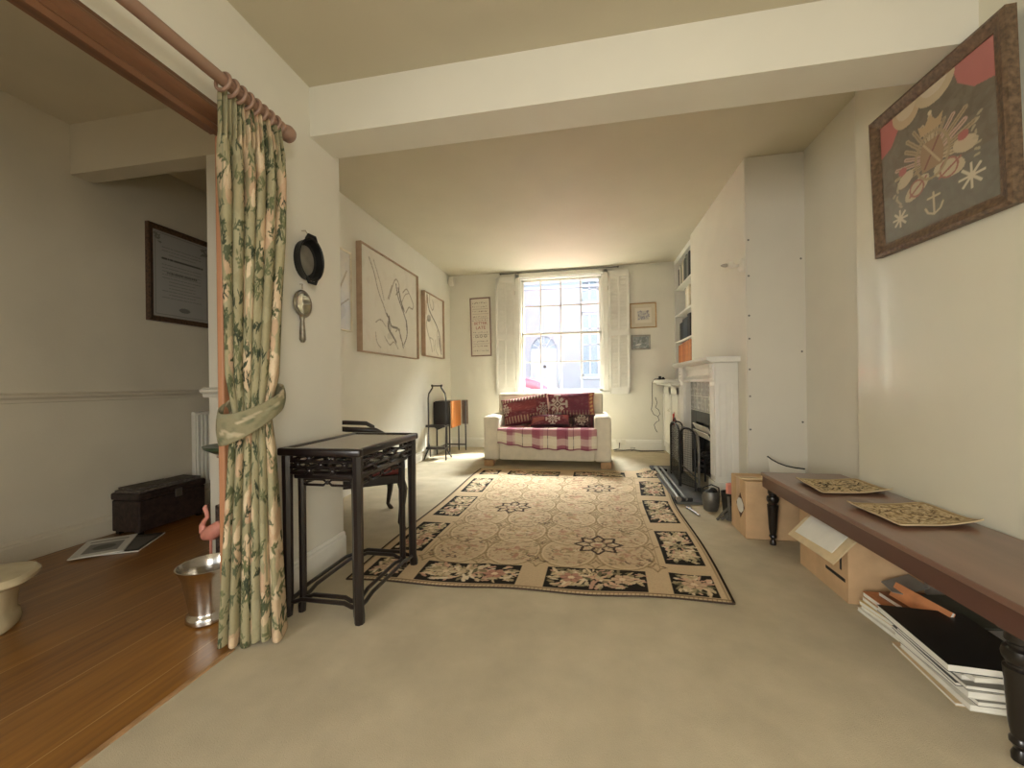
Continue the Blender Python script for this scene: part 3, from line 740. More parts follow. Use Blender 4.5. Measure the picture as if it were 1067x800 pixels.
MB().tube([(.845, 4.27, .585), (.845, 4.27, .62), (.845, 4.22, .645), (.845, 4.17, .62), (.845, 4.17, .583)], .006, 8).build('handle', IRON, fs, True)
gd = thing('nursery_guard', 'grey arched bar guard on feet in front of the grate', 'fire guard', (1.0, 4.2, .022))
MB().tube([(.965, 4.52, .03), (.965, 4.52, .42), (.965, 4.49, .50), (.965, 4.42, .53), (.965, 3.92, .53), (.965, 3.85, .50), (.965, 3.82, .42), (.965, 3.82, .03)], .012, 8).build('frame', GREYM, gd, True)
MB().tube([(.965, 4.52, .12), (.965, 3.82, .12)], .007, 8).build('crossbar', GREYM, gd, True)
for y in (4.52, 3.82): MB().lathe([(.016, .0225), (.022, .035), (.016, .05), (.008, .058)], (.965, y, 0), 10).build('foot', IRON, gd, True)
# clutter at the end of the hearth
sct = thing('coal_scuttle', 'small grey metal coal scuttle crowded at the near end of the hearth', 'coal scuttle', (.925, 3.33, 0))
kx, ky = .925, 3.33
MB().lathe([(.042, .001), (.052, .012), (.062, .07), (.066, .12), (.058, .15), (.054, .15), (.060, .118), (.055, .07), (.042, .02), (.01, .018)], (kx, ky, 0), 20).build('bowl', GREYM, sct, True)
MB().tube([(kx-.062, ky, .12), (kx-.055, ky-.01, .18), (kx, ky-.02, .205), (kx+.055, ky-.01, .18), (kx+.062, ky, .12)], .005, 8).build('handle', IRON, sct, True)
MB().sphere((kx-.02, ky-.01, .14), .028, 6, (1, 1.2, .8)).sphere((kx+.022, ky+.015, .145), .03, 6).sphere((kx, ky-.025, .155), .024, 6, (1.2, 1, .8)).build('coal', IRON, sct)
bkt = thing('log_bucket', 'black bucket holding pink paper beside the coal scuttle', 'bucket', (1.04, 3.22, 0))
MB().lathe([(.055, 0), (.06, .01), (.072, .17), (.075, .175), (.068, .175), (.055, .02), (.01, .018)], (1.04, 3.22, 0), 20).build('pail', BLACK, bkt, True)
pp = MB()
for k, (dx, dy, rz) in enumerate(((-.02, -.02, .3), (.015, .01, -.3), (.0, .03, .8))):
    pp.box(-.022, .022, -.012, .012, 0, .20, .008, Matrix.Translation((1.04+dx, 3.22+dy, .055)) @ Euler((rz*.3, -rz*.3, rz)).to_matrix().to_4x4())
tag(pp.build('paper_rolls', PINK), 'pink crumpled paper sticking out of the black bucket', 'paper')
tg = MB()
R5 = random.Random(5)
for k in range(7):
    a = k*.35-.6; p = Vector((.985+R5.uniform(-.03, .03), 3.10+R5.uniform(-.01, .03), .012+.010*k))
    d = Vector((math.cos(a)*.09, math.sin(a)*.03, .02+.012*k))
    tg.tube([p-d*.7, p-d*.2+Vector((0, 0, .02)), p+d*.4+Vector((0, 0, .03)), p+d], .010, 6)
tag(tg.build('metal_straps', GREYM, None, True), 'heap of bent grey metal strips on the carpet beside the cardboard box', 'metal strips')
tk = MB().tube([(.86, 3.42, .024), (.80, 3.30, .10), (.82, 3.22, .16)], .007, 6).sphere((.82, 3.22, .165), .014, 6)
tag(MB().tube([(.80, 3.16, .010), (.76, 3.34, .012)], .008, 6).box(.75, .79, 3.33, 3.40, .002, .016, .003).build('fire_shovel', GREYM, None, True), 'small grey fire shovel lying on the carpet by the hearth', 'shovel')
tk.bm.free()
# wall light on the chimney breast
wl = thing('wall_light', 'white wall light bracket on the chimney breast', 'wall light', (XB, 3.47, 1.92))
MB().lathe([(.055, XB), (.05, XB-.012), (.03, XB-.02), (.01, XB-.022)], (0, 3.50, 1.93), 20, 'x', None, True, 1, 1).build('wall_plate', PLASTW, wl, True)
MB().tube([(XB-.02, 3.50, 1.93), (XB-.04, 3.50, 1.925), (XB-.06, 3.50, 1.935)], .012, 10).lathe([(.018, XB-.06), (.026, XB-.065), (.026, XB-.10), (.018, XB-.105)], (0, 3.50, 1.935), 14, 'x').build('arm', PLASTW, wl, True)
MB().lathe([(.010, XB-.105), (.015, XB-.115), (.013, XB-.135), (.004, XB-.155)], (0, 3.50, 1.935), 12, 'x').build('bulb', mat('bulb_glass', 'B8B2A2', .1, var=.01), wl, True)

# ------------------------------------------------------------------ alcove beyond the fireplace: cupboard, shelves, books
cb = thing('alcove_cupboard', 'white built-in cupboard in the alcove beyond the fireplace', 'cupboard', (1.3, 5.6, 0))
MB().box(1.10, 1.5599, 5.105, 6.15, 0, .985, .004).build('cabinet_body', GLOSSW, cb)
MB().box(.93, 1.5599, 5.102, 6.15, .985, 1.03, .010).box(.98, 1.12, 5.103, 6.15, .955, .986, .008).build('counter_top', GLOSSW, cb)
for a, b_ in ((5.14, 5.61), (5.63, 6.10)):
    dd = MB().box(1.08, 1.10, a, b_, .08, .93, .004)
    dd.box(1.068, 1.082, a, a+.07, .08, .93, .003).box(1.068, 1.082, b_-.07, b_, .08, .93, .003).box(1.068, 1.082, a, b_, .08, .17, .003).box(1.068, 1.082, a, b_, .84, .93, .003)
    d = dd.build('door', GLOSSW, cb)
    MB().sphere((1.055, a+.45 if a < 5.5 else a+.03, .62), .014, 6).build('knob', PLASTW, d, True)
bc = thing('bookcase', 'white alcove bookshelves above the cupboard', 'bookshelf', (1.4, 5.6, 1.03))
MB().box(1.25, 1.5599, 5.102, 5.14, 1.031, 2.745).box(1.25, 1.5599, 6.11, 6.15, 1.031, 2.745).box(1.54, 1.5598, 5.14, 6.11, 1.031, 2.745).box(1.25, 1.56, 5.14, 6.11, 2.68, 2.745).build('carcass', GLOSSW, bc)
SH = (1.24, 1.57, 1.945, 2.32)
for z in SH: MB().box(1.25, 1.5399, 5.1401, 6.1099, z-.025, z, .003).build('shelf', GLOSSW, bc)
def book(y, z, th, h, d, m, label, group):
    o = MB().box(1.27, 1.27+d, y, y+th, z, z+h, .003)
    o.box(1.268, 1.272, y+.004, y+th-.004, z+h*.75, z+h*.78); o.box(1.268, 1.272, y+.004, y+th-.004, z+h*.12, z+h*.14)
    return tag(o.build('book', m), label, 'book', group)
BM = {k: mat('book_'+k, v, .6, var=.08) for k, v in dict(black='2B2A2A', green='4A5348', grey='7C7A72', cream='D3C8AE', white='DDD6C5', blue='3C4652', orange='C8814F', rust='B86A3E').items()}
ORD = ['first', 'second', 'third', 'fourth', 'fifth', 'sixth', 'seventh', 'eighth', 'ninth']
def row(ys, z, cols, hs, shelf, group, th=None):
    y = ys
    for i, (cname, h) in enumerate(zip(cols, hs)):
        t_ = th[i] if th else rnd.uniform(.045, .075)
        book(y, z+.0005, t_, h, .19, BM[cname], f'{cname} book on the {shelf}, {ORD[len(cols)-1-i]} from the window wall', group)
        y += t_+.004
row(5.36, 2.32, ['black', 'grey', 'green', 'black', 'grey', 'cream', 'green', 'white', 'black'], [.33, .31, .33, .30, .29, .31, .26, .27, .25], 'top alcove shelf', 'books on the top alcove shelf')
row(5.38, 1.945, ['cream', 'white', 'cream', 'grey'], [.29, .28, .27, .28], 'second alcove shelf', 'books on the second alcove shelf', [.06, .07, .06, .03])
row(5.36, 1.57, ['black', 'blue', 'black'], [.30, .27, .24], 'third alcove shelf', 'dark volumes on the third alcove shelf', [.14, .26, .16])
row(5.34, 1.24, ['orange', 'orange', 'rust', 'orange', 'rust'], [.295, .29, .285, .275, .27], 'lower alcove shelf', 'orange volumes on the lower alcove shelf', [.15, .15, .13, .13, .10])
row(5.30, 1.031, ['grey', 'black', 'grey', 'black'], [.17, .17, .165, .17], 'cupboard top', 'books on the cupboard top', [.08, .07, .09, .08])
tel = thing('telephone_base', 'small black gadget on the corner of the alcove cupboard', 'telephone', (1.03, 6.03, 1.03))
MB().box(.99, 1.08, 5.98, 6.08, 1.0305, 1.052, .008).box(1.0, 1.03, 6.0, 6.06, 1.05, 1.085, .008).box(1.045, 1.07, 5.99, 6.07, 1.05, 1.07, .006).build('body', BLACK, tel, True)
MB().tube([(1.0, 6.03, 1.045), (.95, 6.05, 1.045), (.915, 6.06, 1.0), (.912, 6.06, .85), (.915, 6.07, .70), (.90, 6.08, .60), (.935, 6.09, .53), (.99, 6.08, .50), (1.02, 6.08, .54), (1.0, 6.08, .60), (.96, 6.09, .63), (.985, 6.1, .70), (.96, 6.1, .78)], .004, 6).tube([(.99, 6.08, .50), (1.01, 6.09, .44), (.97, 6.1, .42), (.94, 6.1, .38), (.955, 6.1, .32), (.985, 6.11, .27)], .004, 6).build('cord', BLACK, tel, True)
tag(MB().tube([(1.05, 5.30, .60), (1.05, 5.30, .455)], [.012, .014], 8).tube([(1.052, 5.30, .60), (1.060, 5.30, .625), (1.066, 5.30, .60)], .003, 6).build('red_handle', RED, None, True), 'slim red handle hanging on the white cupboard door', 'handle')
sk = thing('wall_socket', 'white socket with plug on the skirting beside the sofa', 'socket', (.47, YB-.02, .11))
MB().box(.40, .54, YB-.03, YB-.017, .075, .155, .006).build('face_plate', PLASTW, sk)
MB().box(.425, .475, YB-.06, YB-.03, .09, .14, .008).build('plug', PLASTW, sk, True)
tag(MB().tube([(.45, YB-.065, .11), (.44, 6.07, .03), (.36, 6.05, .012), (.5, 6.03, .012), (.62, 6.06, .02), (.75, 6.0, .012), (.95, 6.04, .012), (1.06, 6.05, .012)], .006, 6).build('power_cable', BLACK, None, True), 'dark power cable trailing from the socket to the alcove cupboard', 'cable')
tag(MB().tube([(.36, 5.93, .010), (.5, 5.98, .010), (.62, 5.97, .014), (.66, 6.02, .05), (.60, 6.03, .055), (.60, 5.99, .02), (.72, 5.95, .010), (.9, 5.97, .010), (1.05, 5.92, .010)], .004, 6).build('power_cable', GREYM, None, True), 'thin grey looped cable on the carpet in front of the socket', 'cable')

# ------------------------------------------------------------------ pictures
def framed(name, label, cat, c, right, nrm, w, h, fw, dep, canvas, fm, pm, group=None, tilt=0., roll=0., mount=None, prof=None):
    """c: centre of the back on the wall; right: viewer's right; frame and picture are parts"""
    c, r, n, up = Vector(c), Vector(right), Vector(nrm), Vector((0, 0, 1))
    M = Matrix(((r.x, up.x, n.x, c.x), (r.y, up.y, n.y, c.y), (r.z, up.z, n.z, c.z), (0, 0, 0, 1)))
    M = M @ Matrix.Rotation(roll, 4, 'Z') @ Matrix.Translation((0, -h/2, 0)) @ Matrix.Rotation(tilt, 4, 'X') @ Matrix.Translation((0, h/2, 0))
    t = thing(name, label, cat, c, None, group)
    pr = prof or [(0, 0), (0, dep), (fw*.25, dep*1.15), (fw*.6, dep*.9), (fw*.8, dep*.75), (fw, dep*.7), (fw, 0)]
    m = MB(); corners = [(-1, -1), (1, -1), (1, 1), (-1, 1)]
    rings = []
    for sx, sy in corners:
        rings.append([m.bm.verts.new(M @ Vector((sx*(w/2-a), sy*(h/2-a), d))) for a, d in pr])
    for i in range(4):
        A, B = rings[i], rings[(i+1) % 4]
        for k in range(len(pr)-1): m.bm.faces.new((A[k], A[k+1], B[k+1], B[k]))
    m.build('frame', fm, t)
    zpic = dep*.55
    iw, ih = w/2-fw*.98, h/2-fw*.98
    if mount:
        mm = MB().box(-iw, iw, -ih, ih, dep*.2, zpic-.002, 0, M); mm.build('mount', mount[1], t); iw -= mount[0]; ih -= mount[0]
    if canvas is not None:
        X = plane((-iw, -ih, zpic), (iw, -ih, zpic), (-iw, ih, zpic), canvas.w, canvas.h)
        Mx = np.array(M); X = X@Mx[:3, :3].T+Mx[:3, 3]
        sheet('picture', X, pm, canvas.a, t, False, thick=.003, off=-1)
    return t, M
def sketch(w, h, base, seed, strokes, wash=()):
    c = CV(h, w, base); R = random.Random(seed)
    for (x, y, a, b, ang, col, al) in wash: c.ell(x*w, y*h, a*w, b*w, ang, col, al)
    for i in range(150): c.ell(R.uniform(0, w), R.uniform(0, h), R.uniform(3, 10), R.uniform(2, 5), R.uniform(0, 3), R.choice(['E2D8C0', 'D2C5A8', 'DDD0B6']), .18)
    for pts, wd, col in strokes:
        P = [(x*w+R.uniform(-.6, .6), y*h+R.uniform(-.6, .6)) for x, y in pts]
        # smooth the stroke
        Q = []
        for i in range(len(P)-1):
            p0, p1, p2, p3 = P[max(0, i-1)], P[i], P[i+1], P[min(len(P)-1, i+2)]
            for k in range(6):
                q = k/6
                Q.append(tuple(.5*((2*p1[d])+(-p0[d]+p2[d])*q+(2*p0[d]-5*p1[d]+4*p2[d]-p3[d])*q*q+(-p0[d]+3*p1[d]-3*p2[d]+p3[d])*q**3) for d in (0, 1)))
        Q.append(P[-1]); c.line(Q, wd, col, .8)
    return c
SK = 'A39274'; SD = '786A54'
s1 = sketch(150, 120, 'E2D8C0', 1, [
    ([(.13, .9), (.2, .78), (.27, .62), (.34, .5), (.39, .42)], 1.0, SK), ([(.2, .9), (.3, .7), (.36, .55)], .7, SK),
    ([(.4, .42), (.44, .36), (.43, .28), (.5, .2), (.56, .14)], 1.6, SD), ([(.44, .58), (.5, .72), (.56, .82), (.62, .8), (.62, .72), (.57, .66)], 1.0, SK),
    ([(.57, .78), (.6, .66), (.66, .56), (.73, .46), (.78, .36), (.77, .24), (.72, .14)], 1.2, SD), ([(.61, .74), (.67, .6), (.72, .52)], 1.6, SD),
    ([(.7, .72), (.78, .78), (.86, .72), (.92, .64), (.9, .58), (.82, .58), (.76, .5)], 1.0, SK), ([(.68, .6), (.74, .7), (.82, .74)], .7, SK),
    ([(.44, .4), (.48, .3), (.6, .3), (.66, .2), (.7, .1)], 1.2, SD), ([(.56, .26), (.62, .3), (.64, .2), (.72, .12)], .9, SK),
    ([(.22, .3), (.3, .34), (.38, .28)], .7, SK), ([(.22, .2), (.24, .1), (.3, .06)], .7, SK), ([(.36, .18), (.44, .1), (.52, .14), (.6, .08)], .8, SK), ([(.42, .58), (.46, .66), (.5, .74)], .8, SK)],
    [(.44, .3, .03, .05, .4, '6E6250', .6), (.77, .36, .012, .06, .1, '5E564A', .7), (.46, .2, .06, .03, .3, '9A8D72', .5), (.5, .45, .25, .3, .2, 'E0D5BC', .5)])
def canvas_pic(name, label, y0, y1, z0, z1, dep, cv, sidem, rim, fm=None):
    """deep box-framed drawing on the far left wall"""
    t, M = framed(name, label, 'picture', (XF+.001, (y0+y1)/2, (z0+z1)/2), (0, 1, 0), (1, 0, 0), y1-y0, z1-z0, rim, dep, cv, sidem, VPAINT, 'drawings on the far left wall',
                  prof=[(0, 0), (0, dep), (rim*.5, dep+.004), (rim, dep), (rim, dep*.85), (rim, dep*.3)])
    return t
PINKW = mat('pinkish_wood_edge', 'B59A80', .6, var=.05)
canvas_pic('figure_drawing', 'large pale drawing with loose brown figure lines, biggest on the far left wall', 3.505, 4.825, 1.33, 2.395, .055, s1, PINKW, .010)
s2 = sketch(80, 100, 'E2D8C0', 2, [
    ([(.18, .98), (.2, .85), (.26, .74), (.4, .66), (.55, .58), (.68, .5), (.78, .42), (.84, .28), (.88, .1)], 1.5, SD), ([(.3, .98), (.3, .86), (.42, .76), (.5, .82), (.44, .92)], 1.0, SK),
    ([(.2, .62), (.14, .5), (.2, .36), (.32, .24), (.4, .08)], 1.2, SK), ([(.7, .48), (.66, .32), (.7, .16)], 1.0, SK), ([(.74, .36), (.8, .22), (.9, .06)], 1.4, SD), ([(.3, .3), (.46, .26), (.5, .1)], .8, SK), ([(.55, .28), (.6, .12), (.72, .04)], .9, SK)],
    [(.25, .6, .10, .07, .2, '5A4C3C', .8), (.82, .25, .05, .12, .1, '75684F', .6), (.18, .9, .05, .1, 0, 'B27F55', .7), (.12, .75, .05, .14, 0, 'B68A62', .6)])
canvas_pic('figure_drawing', 'small drawing with a bold dark outline, nearest the corner on the far left wall', 5.03, 5.76, 1.39, 2.265, .055, s2, PINKW, .009)
s3 = sketch(80, 90, 'CFC8BC', 3, [([(.5, .1), (.6, .3), (.75, .45), (.92, .75)], 1.0, SK), ([(.3, .2), (.6, .14), (.8, .3), (.95, .4)], .8, SK), ([(.45, .5), (.6, .7), (.66, .9)], .8, SD)], [(.7, .2, .2, .14, .4, 'B9B0A2', .6)])
framed('figure_drawing', 'pale grey drawing in a thin frame half hidden by the near wall corner', 'picture', (XF+.001, 3.0, 1.87), (0, 1, 0), (1, 0, 0), .80, .74, .016, .022, s3, FRAMEW, VGLASS, 'drawings on the far left wall')

# sampler with stitched letters beside the window
c = CV(150, 56, 'DDD0B8'); R = random.Random(9)
for y in (138, 128, 116, 102, 92, 60, 48, 36, 24, 12):
    for x in range(6, 51, 5): c.ell(x+R.uniform(-1, 1), y+R.uniform(-1, 1), R.uniform(1, 2.2), R.uniform(.6, 1.6), R.uniform(0, 3), R.choice(['8F6F68', '9A8478', 'A67F72', '7F7A6C']), .85)
for y in (122, 109, 97, 54, 30): c.line([(5, y), (51, y)], .6, 'A5897A', .8)
for k in range(3): c.ring(15+13*k, 50, 3.5, .7, '8D8472', .8)
t, M = framed('sampler', 'tall narrow stitched sampler in a dark frame left of the window', 'sampler', (-1.665, YB-.001, 1.91), (1, 0, 0), (0, -1, 0), .335, .93, .018, .018, c, FRAMEG if False else mat('mauve_brown_frame', '8B6F63', .5), VGLASS, None, 0, .018)
LT = mat('stitched_letter_thread', '9C4A48', .8)
for s_, z, sz in (('BETTER', .055, .062), ('LATE', -.015, .072)):
    text_mesh(s_, sz, M @ Matrix.Translation((0, z, .0125)), 'lettering', LT, t)
c = CV(56, 60, 'D9C9A6'); c.rect(10, 50, 10, 46, 'E4D8BC')
R = random.Random(4)
c.rect(16, 44, 17, 39, 'CFC6B2')
for k in range(40): c.ell(R.uniform(17, 43), R.uniform(18, 38), R.uniform(1.5, 4), R.uniform(.8, 2), R.uniform(0, 3), R.choice(['9A95A0', 'B3AFB2', '8A8790', 'C4BEB6']), .8)
framed('print', 'small print in a wide cream mount and oak frame beside the right shutter', 'picture', (.813, YB-.001, 1.985), (1, 0, 0), (0, -1, 0), .375, .37, .016, .018, c, FRAMEO, VGLASS, None, 0, .012)
c = CV(40, 52, '8E948C'); R = random.Random(6)
for k in range(50): c.ell(R.uniform(0, 52), R.uniform(0, 40), R.uniform(2, 7), R.uniform(1, 3), R.uniform(0, 3), R.choice(['A6ABA0', '76807C', 'B9BAAE', '6C736E']), .7)
c.ell(18, 12, 10, 3, .2, 'D2D2C6'); c.ell(36, 26, 8, 10, 0, '6A716C', .6)
framed('small_painting', 'small grey green landscape painting hanging below the oak framed print', 'picture', (.775, YB-.001, 1.59), (1, 0, 0), (0, -1, 0), .27, .215, .022, .02, c, FRAMEG, VGLASS)

# embroidered picture on the near right wall
c = CV(190, 170, '6B5F4C'); R = random.Random(12)
for k in range(500): c.ell(R.uniform(0, 170), R.uniform(0, 190), R.uniform(3, 12), R.uniform(2, 6), R.uniform(0, 3), R.choice(['746853', '5F5443', '6E6552', '7A6E58']), .4)
for y in range(0, 70): c.rect(0, 170, y, y+1, '6C7068', .35)
c.poly([(0, 190), (40, 190), (36, 168), (20, 146), (0, 138)], 'C4554E'); c.poly([(170, 190), (118, 190), (124, 166), (144, 146), (170, 140)], 'C8605A')
c.ell(48, 186, 24, 26, 0, 'CBA878'); c.ell(92, 190, 30, 26, 0, 'CDB183'); c.ell(48, 192, 17, 20, 0, 'D6BC90'); c.ell(92, 198, 22, 22, 0, 'D8C29A')
CR = 'C6AD82'; CD = '8E7650'
for a in np.linspace(-.1*PI, 1.1*PI, 17):                            # flags and rays fanned behind the centre
    L = R.uniform(44, 60); p = [(85+16*math.cos(a), 92+20*math.sin(a)), (85+L*math.cos(a), 96+L*math.sin(a)*.95)]
    c.line(p, R.uniform(2.2, 3.6), R.choice(['B89C72', 'C2A67A', 'A88C66', 'C99A86'])); c.line(p, .8, CD)
c.ell(42, 84, 15, 9, .5, 'C9AE84'); c.ell(60, 62, 22, 11, .5, CR); c.ell(108, 66, 22, 12, -.35, CR); c.ell(130, 84, 16, 10, -.3, 'C9AE84')
c.ring(60, 62, 11, 1.2, 'A5604E'); c.ring(108, 66, 12, 1.2, 'A5604E'); c.line([(48, 54), (76, 72)], 1.4, 'A5604E'); c.line([(94, 58), (124, 72)], 1.4, 'A5604E')
c.ell(38, 98, 7, 6, 0, 'BB5A50'); c.ell(128, 96, 7, 6, 0, 'BB5A50')
c.ring(85, 96, 25, 1.8, 'A58A5E', 1, 1.25); c.poly([(70, 78), (100, 78), (103, 98), (98, 118), (72, 118), (67, 98)], 'A07A52'); c.line([(74, 82), (96, 116)], 1.4, '8A5240'); c.line([(96, 82), (74, 116)], 1.4, 'C4A576')
c.poly([(70, 130), (100, 130), (104, 146), (94, 140), (85, 152), (76, 140), (66, 146)], 'C09A66'); c.ell(85, 155, 3, 3, 0, 'D6BC8C')
for cx, cy, s_ in ((30, 30, 12), (136, 40, 15)):
    for k in range(4): c.line([(cx-s_*math.cos(k*PI/4), cy-s_*math.sin(k*PI/4)), (cx+s_*math.cos(k*PI/4), cy+s_*math.sin(k*PI/4))], 1.8, 'D0C09A')
c.line([(85, 44), (85, 16)], 1.4, 'C9B488'); c.line([(76, 38), (94, 38)], 1.2, 'C9B488'); c.line([(72, 26), (76, 18), (85, 14), (94, 18), (98, 26)], 1.4, 'C9B488')
for k in range(8): c.ell(26+R.uniform(-6, 6), 48+k*5, 4, 1.8, R.uniform(0, 3), 'B9A67E', .8); c.ell(145+R.uniform(-5, 5), 62+k*7, 4, 1.8, R.uniform(0, 3), 'B9A67E', .8)
c.a = c.a*.88+np.array(hexc('A39A84'))*.12  # pale haze of the reflecting glass blended into the picture colours
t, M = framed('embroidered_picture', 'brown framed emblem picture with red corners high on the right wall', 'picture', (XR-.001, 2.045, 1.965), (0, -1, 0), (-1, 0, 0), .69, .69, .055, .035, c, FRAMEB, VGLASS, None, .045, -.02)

# certificate in the dining room
c = CV(130, 90, 'A39E93'); R = random.Random(15)
for y in list(range(96, 110, 5))+list(range(30, 84, 5)):
    x0_, x1_ = (14, 76) if R.random() < .5 else (24, 66)
    x = x0_
    while x < x1_: L = R.uniform(1.5, 5); c.line([(x, y), (min(x1_, x+L), y)], .5, '77736C', .8); x += L+1.6
for x in range(14, 78, 3): c.line([(x, 89), (x+R.uniform(.5, 2), 89)], 1.4, '56524D', .9)
for x in range(22, 68, 3): c.line([(x, 68), (x+R.uniform(.5, 2), 68)], 1.0, '625E58', .9)
c.ell(48, 14, 9, 4, 0, '75716A')
for cx in (8, 82):
    for k in range(12): c.ell(cx+R.uniform(-5, 5), 118+R.uniform(-8, 6), 3, 1.2, R.uniform(0, 3), '7C776E')
c.line([(4, 4), (86, 4), (86, 126), (4, 126), (4, 4)], .6, '837E76')
framed('certificate', 'framed printed certificate in a dark frame on the dining room wall', 'certificate', (XD+.001, 2.70, 1.885), (0, 1, 0), (1, 0, 0), .53, .74, .04, .03, c, FRAMED, VGLASS)

# pan, hand mirror, sensor
pan = thing('hanging_pan', 'round black shallow pan hanging on the wall above the hand mirror', 'pan', (XL, 1.815, 1.645))
Mp = Matrix.Translation((XL+.002, 1.812, 1.642)) @ Matrix.Rotation(math.radians(-8), 4, 'Z')
MB().lathe([(.001, 0), (.085, 0), (.100, .006), (.106, .050), (.111, .055), (.106, .057), (.099, .052), (.094, .012), (.08, .008), (.001, .008)], (0, 0, 0), 36, 'x', Mp, False, .72, 1.0).build('dish', IRON, pan, True)
MB().lathe([(.001, .0085), (.076, .0085), (.076, .0095), (.001, .0095)], (0, 0, 0), 36, 'x', Mp, True, .72, 1.0).build('pan_base', mat('pale_reflecting_metal', '8A857A', .4, metal=.5, var=.1), pan)  # pale disc added inside the pan for the reflected wall
for sgn in (1, -1):
    MB().tube([Mp @ Vector((.050, -.03, sgn*.096)), Mp @ Vector((.052, -.02, sgn*.118)), Mp @ Vector((.052, .02, sgn*.118)), Mp @ Vector((.050, .03, sgn*.096))], .009, 8).build('lug_handle', IRON, pan, True)
MB().tube([(XL, 1.80, 1.79), (XL+.02, 1.80, 1.79), (XL+.03, 1.80, 1.776)], .003, 6).build('hook', STEEL, pan)
PEWT = mat('tarnished_silver', '8A8272', .35, metal=.8, var=.15, scale=40, bump=.2)
hm = thing('hand_mirror', 'oval silver hand mirror hanging by its back under the black pan', 'mirror', (XL, 1.782, 1.36))
Mh = Matrix.Translation((XL+.012, 1.782, 1.415))
b = MB().lathe([(.001, -.006), (.05, -.006), (.064, 0), (.066, .006), (.058, .012), (.05, .009), (.001, .008)], (0, 0, 0), 32, 'x', Mh, False, 1., 1.05)
b.tube([(XL+.012, 1.782, 1.352), (XL+.012, 1.782, 1.33), (XL+.012, 1.782, 1.28), (XL+.012, 1.783, 1.235), (XL+.012, 1.783, 1.222)], [.014, .010, .014, .016, .008], 10)
b.build('mirror_body', PEWT, hm, True)
MB().lathe([(.001, .0098), (.049, .0098), (.049, .0112), (.001, .0112)], (0, 0, 0), 32, 'x', Mh, True, 1., 1.05).build('glass', MIRROR, hm)
MB().tube([(XL, 1.782, 1.515), (XL+.014, 1.782, 1.515), (XL+.014, 1.782, 1.49)], .003, 6).build('hook', STEEL, hm)
tag(MB().box(-2.15, -2.075, 6.05, 6.11, 2.57, 2.70, .012, None, 3).box(-2.179, -2.12, 6.09, 6.17, 2.6, 2.67, .004).build('alarm_sensor', PLASTW, None, True), 'small white alarm sensor high in the far left corner', 'sensor')

